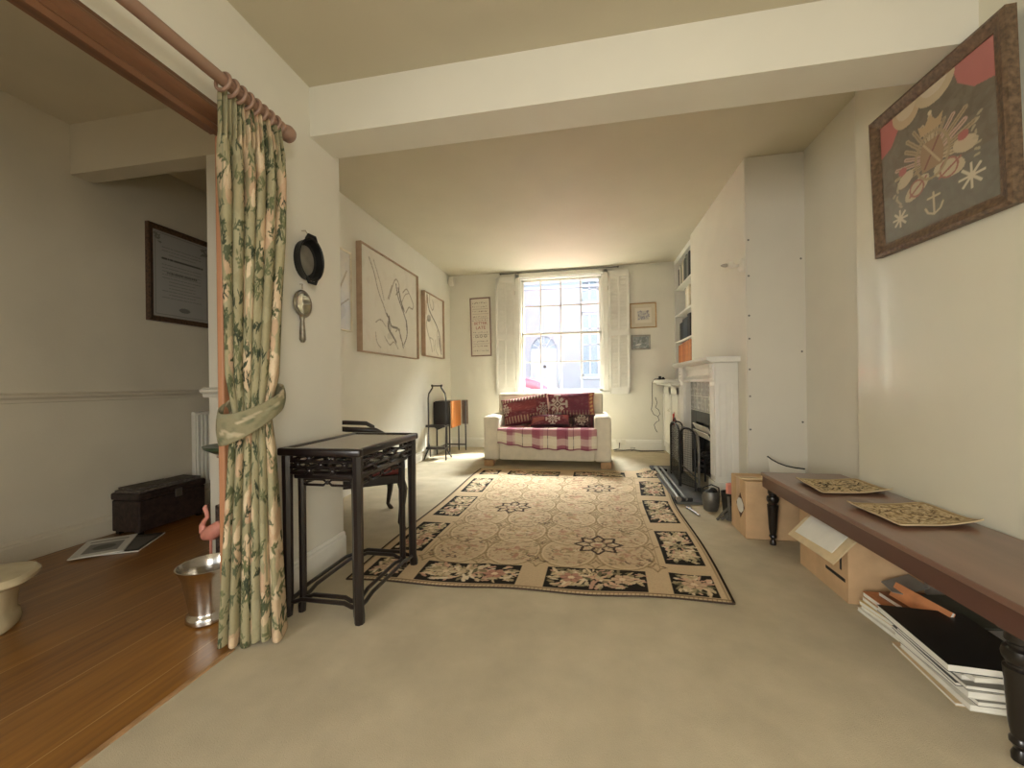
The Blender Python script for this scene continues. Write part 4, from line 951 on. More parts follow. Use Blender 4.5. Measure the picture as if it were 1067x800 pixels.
# ------------------------------------------------------------------ curtain on its pole
pl = thing('curtain_pole', 'rosy wooden curtain pole running above the doorway', 'curtain pole', (-1.30, .6, 2.125))
MB().tube([(-1.30, -1.3, 2.125), (-1.30, 1.515, 2.125)], .0215, 16).build('pole', ROD, pl, True)
MB().lathe([(.022, 1.512), (.028, 1.518), (.028, 1.526), (.02, 1.532), (.03, 1.545), (.036, 1.562), (.033, 1.582), (.018, 1.596), (.004, 1.60)], (-1.30, 0, 2.125), 18, 'y').build('finial', ROD, pl, True)
for y in (1.49, -1.1): MB().box(XL, XL+.012, y-.025, y+.025, 2.09, 2.16, .004).tube([(XL+.01, y, 2.125), (-1.318, y, 2.125)], .012, 8).build('bracket', ROD, pl)
cu = thing('curtain', 'green and cream leaf patterned curtain tied back at the doorway', 'curtain', (-1.30, 1.37, .01))
def curtain():
    nu, nv = 330, 430
    cw, chh = 500, 900
    c = CV(chh, cw, '9E9163'); R = random.Random(21)
    for k in range(400): c.ell(R.uniform(0, cw), R.uniform(0, chh), R.uniform(8, 26), R.uniform(6, 18), R.uniform(0, 3), R.choice(['A69E70', '969066', 'AEA678', '908A60', 'B0A47A']), .4)
    for k in range(46):
        x, y = R.uniform(0, cw), R.uniform(0, chh)
        for q in range(7): c.ell(x+R.uniform(-26, 26), y+R.uniform(-30, 30), R.uniform(10, 24), R.uniform(9, 20), R.uniform(0, 3), R.choice(['D4B284', 'CCA87A', 'DCBE90', 'C89C72']), .85)
    for k in range(26):
        x = R.uniform(0, cw); y = R.uniform(0, chh)
        c.line([(x, y), (x+R.uniform(-10, 10), y+R.uniform(90, 200))], 3, '8F8A60', .7)
    for k in range(430):
        x, y = R.uniform(0, cw), R.uniform(0, chh); col = R.choice(['4B5232', '555A36', '3E4630', '64683E', '58603F', '6E7044'])
        a0 = R.uniform(0, 6.28)
        c.line([(x, y), (x+24*math.cos(a0), y+24*math.sin(a0))], 1.1, col)
        for q in range(7):
            a = a0+R.choice([-1, 1])*R.uniform(.4, 1.0); r = R.uniform(2, 26)
            px, py = x+r*math.cos(a0), y+r*math.sin(a0)
            c.ell(px+7*math.cos(a), py+7*math.sin(a), R.uniform(5, 11), R.uniform(1.4, 2.6), a, col)
    s = np.linspace(0, 1, nu); zz = np.linspace(.015, 2.105, nv)
    def key(z, ks): 
        return np.interp(z, [k[0] for k in ks], [k[1] for k in ks])
    KA = dict(ax=[(0, -1.40), (.75, -1.365), (.9, -1.355), (1.05, -1.375), (1.6, -1.365), (1.95, -1.345), (2.1, -1.325)],
              ay=[(0, 1.300), (.75, 1.315), (.9, 1.325), (1.05, 1.315), (1.6, 1.292), (1.95, 1.268), (2.1, 1.25)],
              bx=[(0, -1.205), (.75, -1.235), (.9, -1.25), (1.05, -1.225), (1.6, -1.225), (1.95, -1.245), (2.1, -1.285)],
              by=[(0, 1.395), (.75, 1.395), (.9, 1.39), (1.05, 1.405), (1.6, 1.455), (1.95, 1.49), (2.1, 1.51)],
              am=[(0, .050), (.5, .042), (.82, .020), (.9, .016), (1.0, .024), (1.4, .034), (1.85, .034), (1.93, .016), (1.97, .022), (2.1, .016)])
    X = np.zeros((nv, nu, 3)); col = np.zeros((nv, nu, 3))
    for j, z in enumerate(zz):
        ax, ay, bx, by, am = (key(z, KA[k]) for k in ('ax', 'ay', 'bx', 'by', 'am'))
        dx, dy = bx-ax, by-ay; L = math.hypot(dx, dy); nx, ny = dy/L, -dx/L
        ph = s*PI*6.0+.22*np.sin(z*1.7)*np.sin(s*PI)+.25*np.sin(s*7+z*.8)*np.sin(s*PI)
        q = np.abs(np.sin(ph))
        w = 2*q**.72-1                                              # rounded lobes, tight creases
        w = w*(.75+.35*np.sin(s*13+1.3)**2)
        if z > 1.93:
            k_ = min(1, (z-1.93)/.03); w = w*(1-k_*.75)+k_*.55*np.sin(s*2*PI*15)
        side = -.35*np.sin(2*ph)/12*np.clip((2.0-z)*3, 0, 1)
        X[j, :, 0] = ax+dx*s+nx*am*w+dx*side
        X[j, :, 1] = ay+dy*s+ny*am*w+dy*side
        X[j, :, 2] = z+.012*np.sin(s*11)*(z < .1)*(.1-z)*10
        ci = np.clip((s*(cw-1)).astype(int), 0, cw-1); ri = min(chh-1, int(z/2.105*(chh-1)))
        col[j] = c.a[ri, ci]
    sheet('fabric', X, VCLOTH, col, cu, True, thick=.004)
    # tie-back band round the bundle
    nb, nh = 60, 14
    cc = CV(nh, nb, '8A8058'); R2 = random.Random(3)
    for k in range(70): cc.ell(R2.uniform(0, nb), R2.uniform(0, nh), R2.uniform(1, 4), R2.uniform(.5, 1.4), R2.uniform(0, 3), R2.choice(['5F6444', 'B7A880', '77734E', 'C7AE86', '8A8560']), .7)
    cx, cy = -1.302, 1.358; ux, uy = .79, .61
    B = np.zeros((nh, nb, 3))
    for j in range(nh):
        for i in range(nb):
            a = 2*PI*i/(nb-1); h = .085*(j/(nh-1)-.5)
            p, q = .108*math.cos(a), .070*math.sin(a)
            bul = 1+.06*math.cos(PI*(j/(nh-1)-.5)*1.0)
            B[j, i] = (cx+(ux*p+uy*q)*bul, cy+(uy*p-ux*q)*bul, .905+h*(1.2-.3*math.cos(a-.2))+.055*math.cos(a)*1.0-.035*math.sin(a))
    sheet('tieback', B, VCLOTH, cc.a, cu, True, thick=.006)
    MB().tube([(XL, 1.41, .965), (XL+.03, 1.41, .97), (XL+.05, 1.41, .985)], .006, 8).build('tieback_hook', STEEL, cu)
    for k in range(8):
        y = 1.245+k*.0345
        MB().tube([(-1.30+.031*math.cos(a), y+.004*math.sin(a), 2.119+.033*math.sin(a)) for a in np.linspace(0, 2*PI, 25)[:-1]], .0065, 8, False, True).build('curtain_ring', ROD, cu, True)
curtain()

# ------------------------------------------------------------------ nest of lacquered tables
def nest(x0, x1, y0, y1, ztop, lk_rows, label, leg, panel=True):
    t = thing('nesting_table', label, 'side table', ((x0+x1)/2, (y0+y1)/2, 0), None, 'nest of two lacquered tables')
    m = MB(); e = .034
    m.box(x0, x1, y0, y0+e, ztop-.034, ztop, .009, None, 3).box(x0, x1, y1-e, y1, ztop-.034, ztop, .009, None, 3).box(x0, x0+e, y0+e*.6, y1-e*.6, ztop-.034, ztop-.0005, .009, None, 3).box(x1-e, x1, y0+e*.6, y1-e*.6, ztop-.034, ztop-.0005, .009, None, 3)
    m.build('top_frame', DARKWOOD, t, True)
    MB().box(x0+e-.004, x1-e+.004, y0+e-.004, y1-e+.004, ztop-.024, ztop-.006, 0).build('top_panel', TOPWOOD, t)
    ins = .012
    for (lx, ly, sx, sy) in ((x0+ins, y0+ins, -1, -1), (x1-ins-leg, y0+ins, 1, -1), (x0+ins, y1-ins-leg, -1, 1), (x1-ins-leg, y1-ins-leg, 1, 1)):
        L = MB(); c = Vector((lx+leg/2, ly+leg/2, 0))
        pts = [c+Vector((sx*.004, sy*.004, .001)), c+Vector((sx*.004, sy*.004, .03)), c+Vector((0, 0, .07)), c+Vector((0, 0, .5)), c+Vector((0, 0, ztop-.03))]
        L.tube(pts, [leg*.60, leg*.66, leg*.60, leg*.64, leg*.68], 8)
        L.build('leg', DARKWOOD, t, True)
    zs = .072; h = leg/2+ins; s = MB()
    for p, q in (((x0+h, y0+h), (x1-h, y0+h)), ((x0+h, y1-h), (x1-h, y1-h)), ((x0+h, y0+h), (x0+h, y1-h)), ((x1-h, y0+h), (x1-h, y1-h))):
        a, b = Vector((*p, zs-.008)), Vector((*q, zs-.008)); d = b-a
        s.tube([a, a+d*.1, a+d*.2+Vector((0, 0, .012)), a+d*.8+Vector((0, 0, .012)), a+d*.9, b], .0095, 8)
    s.build('stretcher', DARKWOOD, t, True)
    # pierced apron of linked loops on the four sides
    for p, q in (((x0+h, y0+h-.004), (x1-h, y0+h-.004)), ((x0+h, y1-h+.004), (x1-h, y1-h+.004)), ((x0+h-.004, y0+h), (x0+h-.004, y1-h)), ((x1-h+.004, y0+h), (x1-h+.004, y1-h))):
        a, b = Vector((*p, 0)), Vector((*q, 0)); d = b-a; L = d.length; d.normalize(); A = MB(); up = Vector((0, 0, 1))
        n = max(2, round(L/.12))
        for r, z in enumerate(lk_rows):
            hh = .0125; lw = L/n
            for k in range(-1, n+1):
                cx = (k+.5+(.5 if r % 2 else 0))*lw
                pts = [(-.46, 0), (-.34, 1), (.34, 1), (.46, 0), (.34, -1), (-.34, -1)]
                P = [a+d*min(max(cx+u*lw, 0), L)+up*(z+v*hh) for u, v in pts]
                if cx-.45*lw > L or cx+.45*lw < 0: continue
                A.tube(P, .0058, 6, False, True)
                if 0 < cx+.5*lw < L: A.sphere(a+d*(cx+.5*lw)+up*z, .010, 5)
            if r: A.tube([a+up*(z+hh*1.25), b+up*(z+hh*1.25)], .005, 6)
        A.build('pierced_apron', DARKWOOD, t, True)
    return t
nest(-1.325, -.930, 1.505, 2.090, .735, [.690, .662, .636], 'outer dark lacquered nesting table with pierced apron beside the curtain', .034)
nest(-1.283, -.972, 1.552, 2.043, .627, [.577], 'inner dark nesting table tucked under the outer lacquered one', .026)

# chair standing behind the nest
ch = thing('armchair_wooden', 'dark wooden chair with red seat and bent arm behind the nesting tables', 'chair', (-1.60, 2.66, 0), math.radians(37))
# local: front faces +x
s = MB().box(-.22, .22, -.27, .27, .385, .425, .02, None, 3); s.build('seat', REDSEAT, ch, True)
MB().box(-.225, .225, -.275, .275, .325, .385, .008).prism([(-.26, .34), (-.1, .31), (0, .27), (.1, .31), (.26, .34)], .20, .224, 'x').build('seat_rail', DARKWOOD, ch)
for lx in (-.2, .2):
    for ly in (-.25, .25):
        sg = 1 if lx > 0 else -1
        MB().tube([(lx, ly, .36), (lx+.02*sg, ly*1.02, .28), (lx+.012*sg, ly, .16), (lx-.005*sg, ly, .05), (lx+.015*sg, ly*1.03, .018), (lx+.03*sg, ly*1.06, .002)], [.03, .032, .022, .014, .018, .012], 8).build('leg', DARKWOOD, ch, True)
MB().tube([(.10, -.27, .43), (.10, -.28, .62), (.09, -.28, .67), (.04, -.28, .70), (-.12, -.28, .715), (-.22, -.20, .72), (-.24, 0, .72), (-.22, .20, .72), (-.12, .28, .715), (.04, .28, .70), (.09, .28, .67), (.10, .28, .62), (.10, .27, .43)], .017, 10).build('arm_rail', DARKWOOD, ch, True)
bs = MB()
for y in (-.12, 0, .12): bs.tube([(-.21, y, .42), (-.235, y, .72)], .010, 8)
bs.build('back_spindles', DARKWOOD, ch, True)

# tiered stand and drop-leaf table by the far left corner
st = thing('tiered_stand', 'dark folding tiered cake stand with looped top in front of the drop-leaf table', 'stand', (-2.02, 5.15, 0))
yc = 5.13
for xs_, nm in ((-2.135, 1), (-1.885, -1)):
    MB().tube([(xs_-.03*nm, yc-.10, .003), (xs_, yc-.02, .12), (xs_, yc, .40), (xs_, yc, .82), (xs_+.01*nm, yc, .88), (xs_+.06*nm, yc, .955), (xs_+.065*nm, yc, .985), (xs_+.05*nm, yc, 1.0)], .011, 8).tube([(xs_-.03*nm, yc+.12, .003), (xs_, yc+.05, .10), (xs_, yc, .2)], .010, 8).build('side_post', DARKWOOD, st, True)
MB().tube([(-2.075, yc, .985), (-1.945, yc, .985)], .010, 8).sphere((-2.075, yc, .985), .017, 6).sphere((-1.945, yc, .985), .017, 6).build('top_rail', DARKWOOD, st, True)
for z in (.135, .43): MB().box(-2.145, -1.875, yc-.09, yc+.09, z, z+.022, .006).box(-2.14, -1.88, yc-.09, yc-.075, z+.022, z+.034).build('shelf', DARKWOOD, st)
dl = thing('drop_leaf_table', 'dark drop-leaf table with orange sunlit side folded beside the left wall', 'table', (-2.0, 5.62, 0))
MB().box(-2.15, -1.915, 5.40, 5.86, .745, .765, .006).build('table_top', DARKWOOD, dl)
MB().prism([(-2.16, .755), (-1.935, .755), (-1.935, .42), (-2.0, .40), (-2.10, .36), (-2.16, .40)], 5.375, 5.395, 'y').build('front_leaf', DARKWOOD, dl)
MB().box(-1.912, -1.892, 5.385, 5.80, .385, .765, .005).build('side_leaf', SUNLITW, dl)  # sunlight on this side put into its brighter orange wood colour
MB().box(-1.89, -1.795, 5.84, 5.86, .40, .765, .004).build('rear_leaf', mat('grey_brown_wood', '7A6A5C', .5), dl)
for x, y in ((-2.13, 5.42), (-1.94, 5.42), (-2.13, 5.83), (-1.94, 5.83), (-1.83, 5.83)): MB().tube([(x, y, .002), (x, y, .05), (x, y, .4), (x, y, .744)], [.009, .012, .011, .012], 8).build('leg', DARKWOOD, dl, True)
MB().box(-2.13, -1.83, 5.822, 5.838, .08, .10).box(-2.138, -2.122, 5.42, 5.83, .08, .10).build('stretcher', DARKWOOD, dl)

# ------------------------------------------------------------------ low table on the right with things on and under it
TX0, TX1, TY0, TY1, TZ = 1.058, 1.500, 1.10, 2.755, .428
lt = thing('low_table', 'long low mahogany table on turned black legs along the right wall', 'low table', ((TX0+TX1)/2, 1.9, 0))
MB().box(TX0, TX1, TY0, TY1, TZ-.022, TZ, .004).build('table_top', MAHOG, lt)
a = MB(); a.box(TX0+.006, TX0+.028, TY0+.01, TY1-.01, TZ-.088, TZ-.022).box(TX1-.028, TX1-.006, TY0+.01, TY1-.01, TZ-.088, TZ-.022).box(TX0+.028, TX1-.028, TY1-.032, TY1-.01, TZ-.088, TZ-.022).box(TX0+.028, TX1-.028, TY0+.01, TY0+.032, TZ-.088, TZ-.022)
a.build('apron', mat('dark_mahogany', '55372E', .3, var=.1, scale=10, stretch=(1, .08, 1), coat=.3), lt)
for x in (TX0+.036, TX1-.036):
    for y in (TY1-.075, 1.265):
        MB().lathe([(.010, .001), (.017, .004), (.018, .02), (.012, .035), (.016, .045), (.021, .05), (.021, .06), (.017, .066), (.022, .10), (.029, .22), (.031, .245), (.024, .25), (.024, .258), (.031, .266), (.034, .28), (.031, .295), (.022, .302), (.022, .31), (.027, .315), (.027, .34)], (x, y, 0), 20).box(x-.028, x+.028, y-.028, y+.028, .335, TZ-.022, .003).build('leg', BLACKWOOD, lt, True)
# two placemats of patterned cloth
def cloth_mat(pts, label, seed, dark):
    R = random.Random(seed); W, H = 110, 80
    c = CV(H, W, 'D6B884')
    for k in range(900): c.ell(R.uniform(6, W-6), R.uniform(5, H-5), R.uniform(1, 3.6), R.uniform(.8, 2), R.uniform(0, 3), R.choice(['BF9A62', 'E0C692', 'A07E50', 'D6B87E', 'E6D0A0']), .7)
    for k in range(70):
        x, y = R.uniform(14, W-14), R.uniform(12, H-12)
        c.line([(x, y), (x+R.uniform(-7, 7), y+R.uniform(-6, 6)), (x+R.uniform(-10, 10), y+R.uniform(-8, 8))], .9, dark, .8)
    c.line([(4, 4), (W-5, 4), (W-5, H-5), (4, H-5), (4, 4)], 1.2, 'A07C4A', .8)
    q = np.array(pts); u = np.linspace(0, 1, W)[None, :, None]; v = np.linspace(0, 1, H)[:, None, None]
    P = (1-u)*(1-v)*q[0]+u*(1-v)*q[1]+u*v*q[2]+(1-u)*v*q[3]
    uu, vv = np.broadcast_to(u[..., 0], (H, W)), np.broadcast_to(v[..., 0], (H, W))
    Z = TZ+.0085+.016*np.exp(-uu/.10)*(.4+.6*vv)+.012*np.exp(-(1-uu)/.12)*(1-vv)+.010*np.exp(-vv/.1)*uu+.002*np.sin(uu*9+vv*6)+.003*np.exp(-vv/.06)
    X = np.concatenate([P, Z[..., None]], -1)
    return tag(sheet('place_mat', X, VCLOTH, c.a, thick=.005, off=-1), label, 'place mat', 'woven mats on the low table')
cloth_mat([(1.137, 2.235), (1.472, 2.29), (1.492, 2.60), (1.155, 2.53)], 'gold woven mat on the low table, the farther of two, with bold dark pattern', 1, '3E2E20')
cloth_mat([(1.165, 1.775), (1.478, 1.835), (1.495, 2.14), (1.149, 2.065)], 'gold woven mat on the low table, the nearer of two, plainer tan', 2, '7A5C38')
# cardboard boxes
b1 = thing('cardboard_box', 'taped cardboard box with a printed diamond standing at the far end of the low table', 'box', (1.13, 2.885, 0), None, 'cardboard boxes')
MB().box(.972, 1.30, 2.762, 3.02, .001, .362, .004).build('carton', CARDB, b1)
MB().box(.970, .9718, 2.885-.03, 2.885+.03, .22, .3625).box(.969, 1.302, 2.885-.03, 2.885+.03, .3622, .3640).build('tape', TAPE, b1)
MB().box(1.02, 1.29, 2.80, 2.84, .3625, .372, .002, Matrix.Rotation(.02, 4, 'Z')).build('flap', CARDI, b1)
D = MB(); cy, cz = 2.848, .19
D.prism([(cy-.070, cz), (cy, cz-.080), (cy+.070, cz), (cy, cz+.080)], .9700, .9715, 'x'); d = D.build('printed_diamond', mat('brown_print', '5A3C28', .8), b1)
MB().prism([(cy-.054, cz+.018), (cy-.054, cz-.018), (cy-.02, cz-.046), (cy+.02, cz-.046), (cy+.054, cz-.018), (cy+.054, cz+.018), (cy+.02, cz+.046), (cy-.02, cz+.046)], .9688, .9702, 'x').build('white_label', PAPER, d)
b2 = thing('cardboard_box', 'open cardboard box with flap and white sheet hanging out under the low table', 'box', (1.28, 2.23, 0), None, 'cardboard boxes')
MB().box(1.13, 1.15, 2.03, 2.44, .001, .322).box(1.40, 1.42, 2.03, 2.44, .001, .322).box(1.15, 1.40, 2.03, 2.05, .001, .322).box(1.15, 1.40, 2.42, 2.44, .001, .322).box(1.15, 1.40, 2.05, 2.42, .001, .02).build('carton', CARDB, b2)
th_ = math.radians(47)
Mf = Matrix.Translation((1.133, 2.125, .330)) @ Matrix.Rotation(.05, 4, 'Z') @ Matrix.Rotation(-th_, 4, 'Y')
MB().box(-.17, 0, -.175, .175, -.002, .003, 0, Mf).build('flap', CARDI, b2)
tag(MB().box(-.135, -.012, -.125, .15, .0036, .006, 0, Mf @ Matrix.Rotation(.03, 4, 'Z')).build('paper_sheet', PAPER), 'white sheet of paper on the box flap', 'paper')
PR = MB()
PR.box(1.1285, 1.1299, 2.075, 2.088, .13, .235).prism([(2.045, .235), (2.118, .235), (2.0815, .285)], 1.1285, 1.1299, 'x').box(1.1285, 1.1299, 2.16, 2.173, .13, .175).box(1.1285, 1.1299, 2.05, 2.20, .085, .10)
PR.build('printed_arrow', BLACK, b2)
tag(MB().box(1.16, 1.39, 2.06, 2.40, .021, .23, .02).build('packing', CARDI, None, True), 'pale packing inside the open cardboard box', 'packing')
# thin board leaning behind the table end
dsk = thing('leaning_board', 'thin pale board with curved dark edge behind the far end of the low table', 'board', (1.42, 3.2, .0))
cv_ = [(1.302, .452), (1.33, .428), (1.37, .404), (1.42, .384), (1.48, .372), (1.54, .366)]
Mt = Matrix.Translation((0, 3.16, 0)) @ Matrix.Rotation(math.radians(-14), 4, 'X')
MB().prism([(1.31, .002), (1.53, .002)]+cv_[::-1], -.003, .003, 'y', Mt).build('sheet', PLAST, dsk)
MB().tube([Mt @ Vector((x, 0, z)) for x, z in cv_], .0055, 6).build('edging', IRON, dsk, True)

# magazines and folders in two stacks on the carpet
def mag(cx, cy, z, w, l, th, rz, cover, label, group, pages=PAPER, name='magazine', cat='magazine'):
    t = thing(name, label, cat, (cx, cy, z), rz, group)
    MB().box(-w/2+.002, w/2-.004, -l/2+.003, l/2-.003, .0008, th-.0008).build('pages', pages, t)
    MB().box(-w/2, w/2, -l/2, l/2, th-.0008, th).box(-w/2, w/2, -l/2, l/2, 0, .0008).box(w/2-.002, w/2, -l/2, l/2, 0, th).build('cover', cover, t)
    return t
GREYC = mat('grey_cover', '8A867C', .5); MIDG = mat('charcoal_cover', '4A4844', .4, var=.2); DKG = mat('dark_green_card', '55564A', .6); BUFF = mat('buff_card', 'CDB48C', .7); YEL = mat('pale_yellow_cover', 'DCC48A', .6); BRN = mat('brown_cover', '8C5A3C', .6)
g = 'magazines in the near stack under the low table'
z = .001; R = random.Random(8)
near = [(.010, BUFF, 'buff folder at the very bottom of the near magazine stack'), (.018, PAPER, 'thick white magazine second from the bottom of the near stack'), (.014, GREYC, 'grey magazine third from the bottom of the near stack'), (.020, PAPER, 'thick white magazine in the middle of the near stack'),
        (.010, MIDG, 'charcoal magazine just above the middle white one in the near stack'), (.012, GREYC, 'grey magazine below the three topmost of the near stack'), (.014, PAPER, 'white magazine third from the top of the near stack'), (.014, PAPER, 'white magazine directly under the black folder')]
for i, (th, cm_, lb) in enumerate(near):
    mag(1.215+R.uniform(-.012, .012), 1.575+R.uniform(-.015, .015), z, .215, .30, th, R.uniform(-.10, .08), cm_, lb, g); z += th+.0006
mag(1.195, 1.585, z, .26, .335, .022, -.06, BLACK, 'large black folder on top of the near magazine stack', g, PAPER, 'folder', 'folder')
g = 'books in the far stack under the low table'
z = .001
far = [(.014, PAPER, 'white magazine at the bottom of the far stack by the open box'), (.016, PAPER, 'white magazine second from the bottom of the far stack'), (.016, YEL, 'pale yellow magazine in the middle of the far stack'), (.016, BUFF, 'buff magazine above the pale yellow one in the far stack'), (.018, TERRA, 'orange covered book under the top one of the far stack')]
for i, (th, cm_, lb) in enumerate(far):
    mag(1.27+R.uniform(-.010, .010), 1.86+R.uniform(-.008, .012), z, .235, .25, th, R.uniform(.02, .14), cm_, lb, g); z += th+.0006
mag(1.30, 1.855, z, .18, .22, .016, .10, BRN, 'brown book on top of the far stack', g)
z += .0166
mag(1.40, 1.83, z, .14, .23, .008, .12, DKG, 'dark green card folder at the wall side of the far stack', g, DKG, 'folder', 'folder')
t = thing('notebook', 'orange notebook propped on edge on the far stack', 'notebook', (1.245, 1.815, .098), Euler((0, math.radians(-62), math.radians(8))))
MB().box(-.0, .06, -.11, .11, 0, .010).build('pages', PAPER, t); MB().box(0, .061, -.112, .112, .010, .0112).box(0, .061, -.112, .112, -.0012, 0).build('cover', TERRA, t)
t = thing('card', 'grey card lying across the far end of the far stack', 'card', (1.29, 1.945, .139), Euler((math.radians(4), math.radians(-6), .35)))
MB().prism([(-.09, -.02), (-.06, .045), (.09, .05), (.06, -.045), (-.07, -.045)], 0, .003).build('sheet', GREYC, t)

# ------------------------------------------------------------------ dining room things
bx, by = -1.632, 1.462
ib = thing('ice_bucket', 'tapered silver ice bucket with stepped foot beside the curtain', 'bucket', (bx, by, 0))
k9 = .9
MB().lathe([(r*k9, z*.94) for r, z in [(.001, 0), (.084, 0), (.092, .006), (.092, .022), (.086, .034), (.079, .040), (.077, .05), (.105, .20), (.116, .232), (.126, .246), (.128, .252), (.122, .252), (.112, .236), (.102, .205), (.073, .055), (.001, .045)]], (bx, by, 0), 40, 'z', None, False).build('bucket_body', STEEL, ib, True)
fg = thing('flamingo_ornament', 'pink flamingo ornament on a white round base behind the silver bucket', 'ornament', (-2.02, 1.825, 0))
MB().lathe([(.045, 0), (.05, .004), (.048, .018), (.03, .03), (.012, .036)], (-2.02, 1.825, .05), 20).lathe([(.05, .001), (.055, .01), (.052, .05)], (-2.02, 1.825, 0), 20).build('base', PLASTW, fg, True)
MB().tube([(-2.02, 1.825, .075), (-2.02, 1.825, .20)], .007, 8).build('leg', PINK, fg, True)
MB().tube([(-2.075, 1.825, .215), (-2.05, 1.825, .205), (-2.01, 1.825, .215), (-1.96, 1.825, .25), (-1.94, 1.825, .262)], [.012, .034, .042, .034, .008], 12).tube([(-2.065, 1.825, .215), (-2.075, 1.825, .25), (-2.06, 1.825, .275), (-2.04, 1.825, .295), (-2.045, 1.825, .32), (-2.055, 1.825, .345), (-2.05, 1.825, .36)], [.022, .014, .011, .010, .010, .012, .007], 10).build('body', PINK, fg, True)
tag(MB().box(-2.08, -1.72, 1.905, 1.985, .001, .335, .006).build('speckled_box', SPECK), 'dark speckled box standing against the white wall end behind the curtain', 'box')
gs = thing('pedestal_stand', 'slim brown pedestal holding a green dish behind the curtain', 'plant stand', (-1.84, 1.78, 0))
px, py = -1.84, 1.78
MB().lathe([(.07, .001), (.075, .01), (.03, .03), (.015, .06), (.014, .3), (.024, .45), (.016, .5), (.03, .6), (.034, .625), (.02, .635), (.06, .64), (.06, .648)], (px, py, 0), 20).build('pedestal', MAHOG, gs, True)
tag(MB().lathe([(.03, .649), (.07, .66), (.115, .685), (.12, .70), (.112, .70), (.065, .67), (.001, .662)], (px, py, 0), 28, 'z', None, False).build('green_dish', GREEN, None, True), 'dark green glazed dish on the slim pedestal behind the curtain', 'dish')
tr = thing('trunk', 'dark leather trunk against the dining room wall', 'trunk', (-3.10, 2.44, 0))
MB().box(-3.22, -2.99, 2.18, 2.66, .02, .235, .01).build('trunk_body', MIXP, tr)
MB().box(-3.225, -2.985, 2.175, 2.665, .2355, .285, .012).build('lid', MIXP, tr)
for y in (2.20, 2.62):
    for x in (-3.2, -3.03): MB().box(x, x+.03, y-.01, y+.02, .0005, .02).build('foot', BLACKWOOD, tr)
MB().box(-2.986, -2.978, 2.42, 2.47, .20, .26, .003).build('clasp', GREYM, tr)
zt = .286
for i, (w_, l_, th, rz, lb, m_) in enumerate(((.20, .30, .018, .05, 'worn newspaper pile lying on the near end of the dark trunk', NEWSP), (.17, .28, .012, -.12, 'thin faded newspaper on top of the near pile on the trunk', NEWSP))):
    tag(MB().box(-w_/2, w_/2, -l_/2, l_/2, 0, th, .003, Matrix.Translation((-3.10, 2.335, zt)) @ Matrix.Rotation(rz, 4, 'Z')).build('newspaper', m_), lb, 'newspaper'); zt += th+.0006
tag(MB().box(-.09, .09, -.07, .07, 0, .022, .003, Matrix.Translation((-3.10, 2.575, .286)) @ Matrix.Rotation(-.06, 4, 'Z')).build('newspaper', NEWSP), 'folded newspaper lying on the far end of the dark trunk', 'newspaper')
def flat_mag(c_, rz, w_, l_, cv, label, z, th=.006):
    t = thing('magazine', label, 'magazine', (*c_, z), rz, 'magazines on the dining room floor')
    MB().box(-w_/2, w_/2, -l_/2, l_/2, 0, th).build('pages', PAPER, t)
    X = plane((-w_/2, -l_/2, th+.0006), (w_/2, -l_/2, th+.0006), (-w_/2, l_/2, th+.0006), cv.w, cv.h)
    sheet('cover', X, VPAINT, cv.a, t, False, thick=.001, off=-1)
cv = CV(60, 44, '3A3733'); cv.rect(4, 40, 6, 50, '6A665E'); flat_mag((-2.90, 2.06), .5, .24, .32, cv, 'dark magazine lying half under the white one on the boards', .001, .008)
cv = CV(64, 46, 'E0DCD2'); cv.rect(8, 38, 10, 44, '8D8A82'); cv.ell(23, 27, 10, 9, 0, '5F5C56'); cv.rect(6, 40, 50, 54, '8B8880'); flat_mag((-2.985, 1.985), .75, .24, .33, cv, 'white magazine with a grey picture lying on the floorboards', .0115)
rd = thing('radiator', 'white ridged panel radiator on the dining room wall', 'radiator', (XD+.06, 3.1, .19))
m = MB()
for k in range(20): m.box(XD+.075, XD+.092, 2.75+k*.035, 2.75+k*.035+.022, .215, .775, .005)
m.box(XD+.045, XD+.082, 2.735, 3.46, .19, .80, .006); m.build('panel', PLASTW, rd)
MB().box(XD+.001, XD+.046, 2.85, 2.88, .3, .7).box(XD+.001, XD+.046, 3.3, 3.33, .3, .7).build('bracket', PLASTW, rd)
MB().tube([(XD+.06, 2.73, .21), (XD+.06, 2.70, .21), (XD+.06, 2.70, .0)], .008, 8).lathe([(.016, .20), (.018, .21), (.018, .26), (.012, .27)], (XD+.06, 2.70, 0), 12).build('valve', PLASTW, rd, True)
# cream stool with rounded top, cut by the left edge
cs = thing('cream_stool', 'low cream ceramic stool with rounded top at the left edge', 'stool', (-2.47, 1.20, 0))
def oval(a, b, n=36, e=3.2):
    return [(math.copysign(abs(math.cos(t))**(2/e), math.cos(t))*a, math.copysign(abs(math.sin(t))**(2/e), math.sin(t))*b) for t in np.linspace(0, 2*PI, n+1)[:-1]]
def stack(prof, M):
    m = MB(); rings = []
    for a, b, z, dx in prof: rings.append([m.bm.verts.new(M @ Vector((x+dx, y, z))) for x, y in oval(a, b)])
    for A, B in zip(rings, rings[1:]):
        for i in range(len(A)): m.bm.faces.new((A[i], A[(i+1) % len(A)], B[(i+1) % len(A)], B[i]))
    m.bm.faces.new(rings[0][::-1]); m.bm.faces.new(rings[-1]); return m
Mc = Matrix.Translation((-2.55, 1.15, 0)) @ Matrix.Rotation(math.radians(42), 4, 'Z')
stack([(.19, .13, .001, 0), (.195, .135, .02, 0), (.19, .13, .05, 0), (.182, .122, .062, 0), (.185, .122, .11, 0), (.192, .126, .16, 0), (.198, .13, .178, 0)], Mc).build('stool_body', CERAM, cs, True)
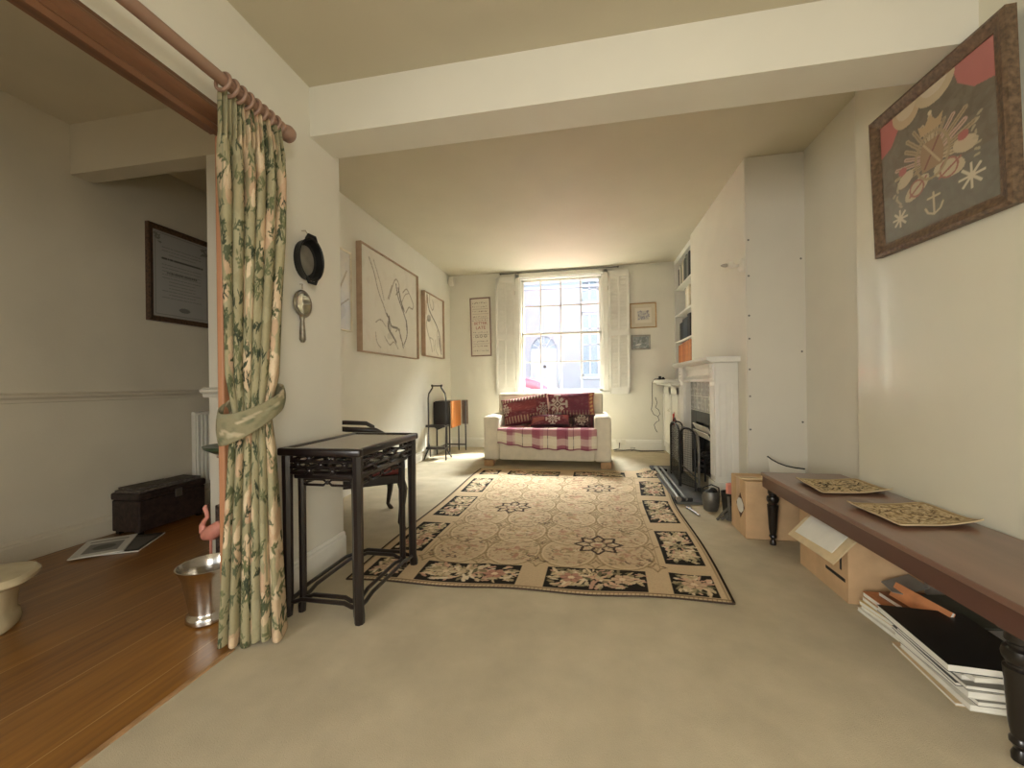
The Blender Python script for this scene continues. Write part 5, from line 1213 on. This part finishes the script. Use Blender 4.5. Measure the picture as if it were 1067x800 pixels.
stack([(.18, .12, .1785, .02), (.215, .14, .184, .02), (.232, .152, .198, .02), (.232, .152, .212, .02), (.22, .145, .226, .02), (.17, .10, .230, .02)], Mc).build('stool_top', CERAM, cs, True)

# ------------------------------------------------------------------ light, sky, camera
wd = bpy.data.worlds.new('sky'); sc.world = wd; wd.use_nodes = True
nt = wd.node_tree; bg = nt.nodes['Background']
sky = nt.nodes.new('ShaderNodeTexSky'); sky.sky_type = 'HOSEK_WILKIE'; sky.turbidity = 4; sky.ground_albedo = .4; sky.sun_direction = Vector((1.25, 1, 1.6)).normalized()
hs = nt.nodes.new('ShaderNodeHueSaturation'); hs.inputs['Saturation'].default_value = .45
nt.links.new(sky.outputs[0], hs.inputs['Color']); nt.links.new(hs.outputs[0], bg.inputs['Color']); bg.inputs['Strength'].default_value = 2.8
def light(name, kind, loc, target, energy, col, size=None, sy=None, **k):
    L = bpy.data.lights.new(name, kind); L.energy = energy; L.color = col
    o = bpy.data.objects.new(name, L); C.objects.link(o); o.location = loc
    o.rotation_euler = (Vector(target)-Vector(loc)).to_track_quat('-Z', 'Y').to_euler()
    if size:
        L.shape = 'RECTANGLE'; L.size = size; L.size_y = sy or size
    for a, b in k.items(): setattr(L, a, b)
    return o
sd = Vector((-1.25, -1.0, -1.6))
light('sun', 'SUN', (6, 12, 9), Vector((6, 12, 9))+sd, 9, (1, .95, .86), angle=.01)
light('rear_fill', 'AREA', (.05, YR-.02, 1.35), (.1, 1.6, .1), 2, (1., .98, .93), 2.5, 2.0, spread=math.radians(110))  # added fill lamp in the made-up rear opening
light('side_fill', 'AREA', (XL-.07, -2.1, 1.35), (1.5, .6, .2), 56, (1., .98, .93), 1.5, 1.8, spread=math.radians(115))  # added fill lamp in the left opening, brightens the right wall
light('side_fill', 'AREA', (XR+.1, -1.9, 1.35), (-1.4, 1.6, .3), 20, (1., .98, .93), 1.5, 1.8, spread=math.radians(100))  # added fill lamp in the right opening, brightens the near left side
light('sky_boost', 'AREA', (1.0, 10.2, 6.9), (-.6, 5.6, 1.2), 4800, (.95, .98, 1.), 6.0, 3.0, spread=math.radians(110))  # added lamp above the street, boosts sky light through the window
light('dining_fill', 'AREA', (-2.4, YR+.02, 1.6), (-2.4, 3, 1.3), 3, (1., .93, .84), 1.2, 1.2)  # small added fill lamp, no known source in this room

F = 416.747; yaw, pit, rol = .187521, -.000477, -.0122297
cy_, sy_, cp, sp, cr, sr = math.cos(yaw), math.sin(yaw), math.cos(pit), math.sin(pit), math.cos(rol), math.sin(rol)
fwd = Vector((-sy_*cp, cy_*cp, sp)); right = Vector((cy_, sy_, 0)); up = right.cross(fwd)
r2 = right*cr+up*sr; u2 = -right*sr+up*cr
cam = bpy.data.cameras.new('camera'); co = bpy.data.objects.new('camera', cam); C.objects.link(co)
co.matrix_world = Matrix(((r2.x, u2.x, -fwd.x, 0), (r2.y, u2.y, -fwd.y, 0), (r2.z, u2.z, -fwd.z, 1.0), (0, 0, 0, 1)))
cam.sensor_fit = 'HORIZONTAL'; cam.sensor_width = 36; cam.lens = F/1067*36; cam.clip_start = .02
sc.camera = co
sc.view_settings.view_transform = 'Standard'; sc.view_settings.look = 'None'; sc.view_settings.gamma = 1; sc.view_settings.use_curve_mapping = False
sc.view_settings.exposure = 0.3
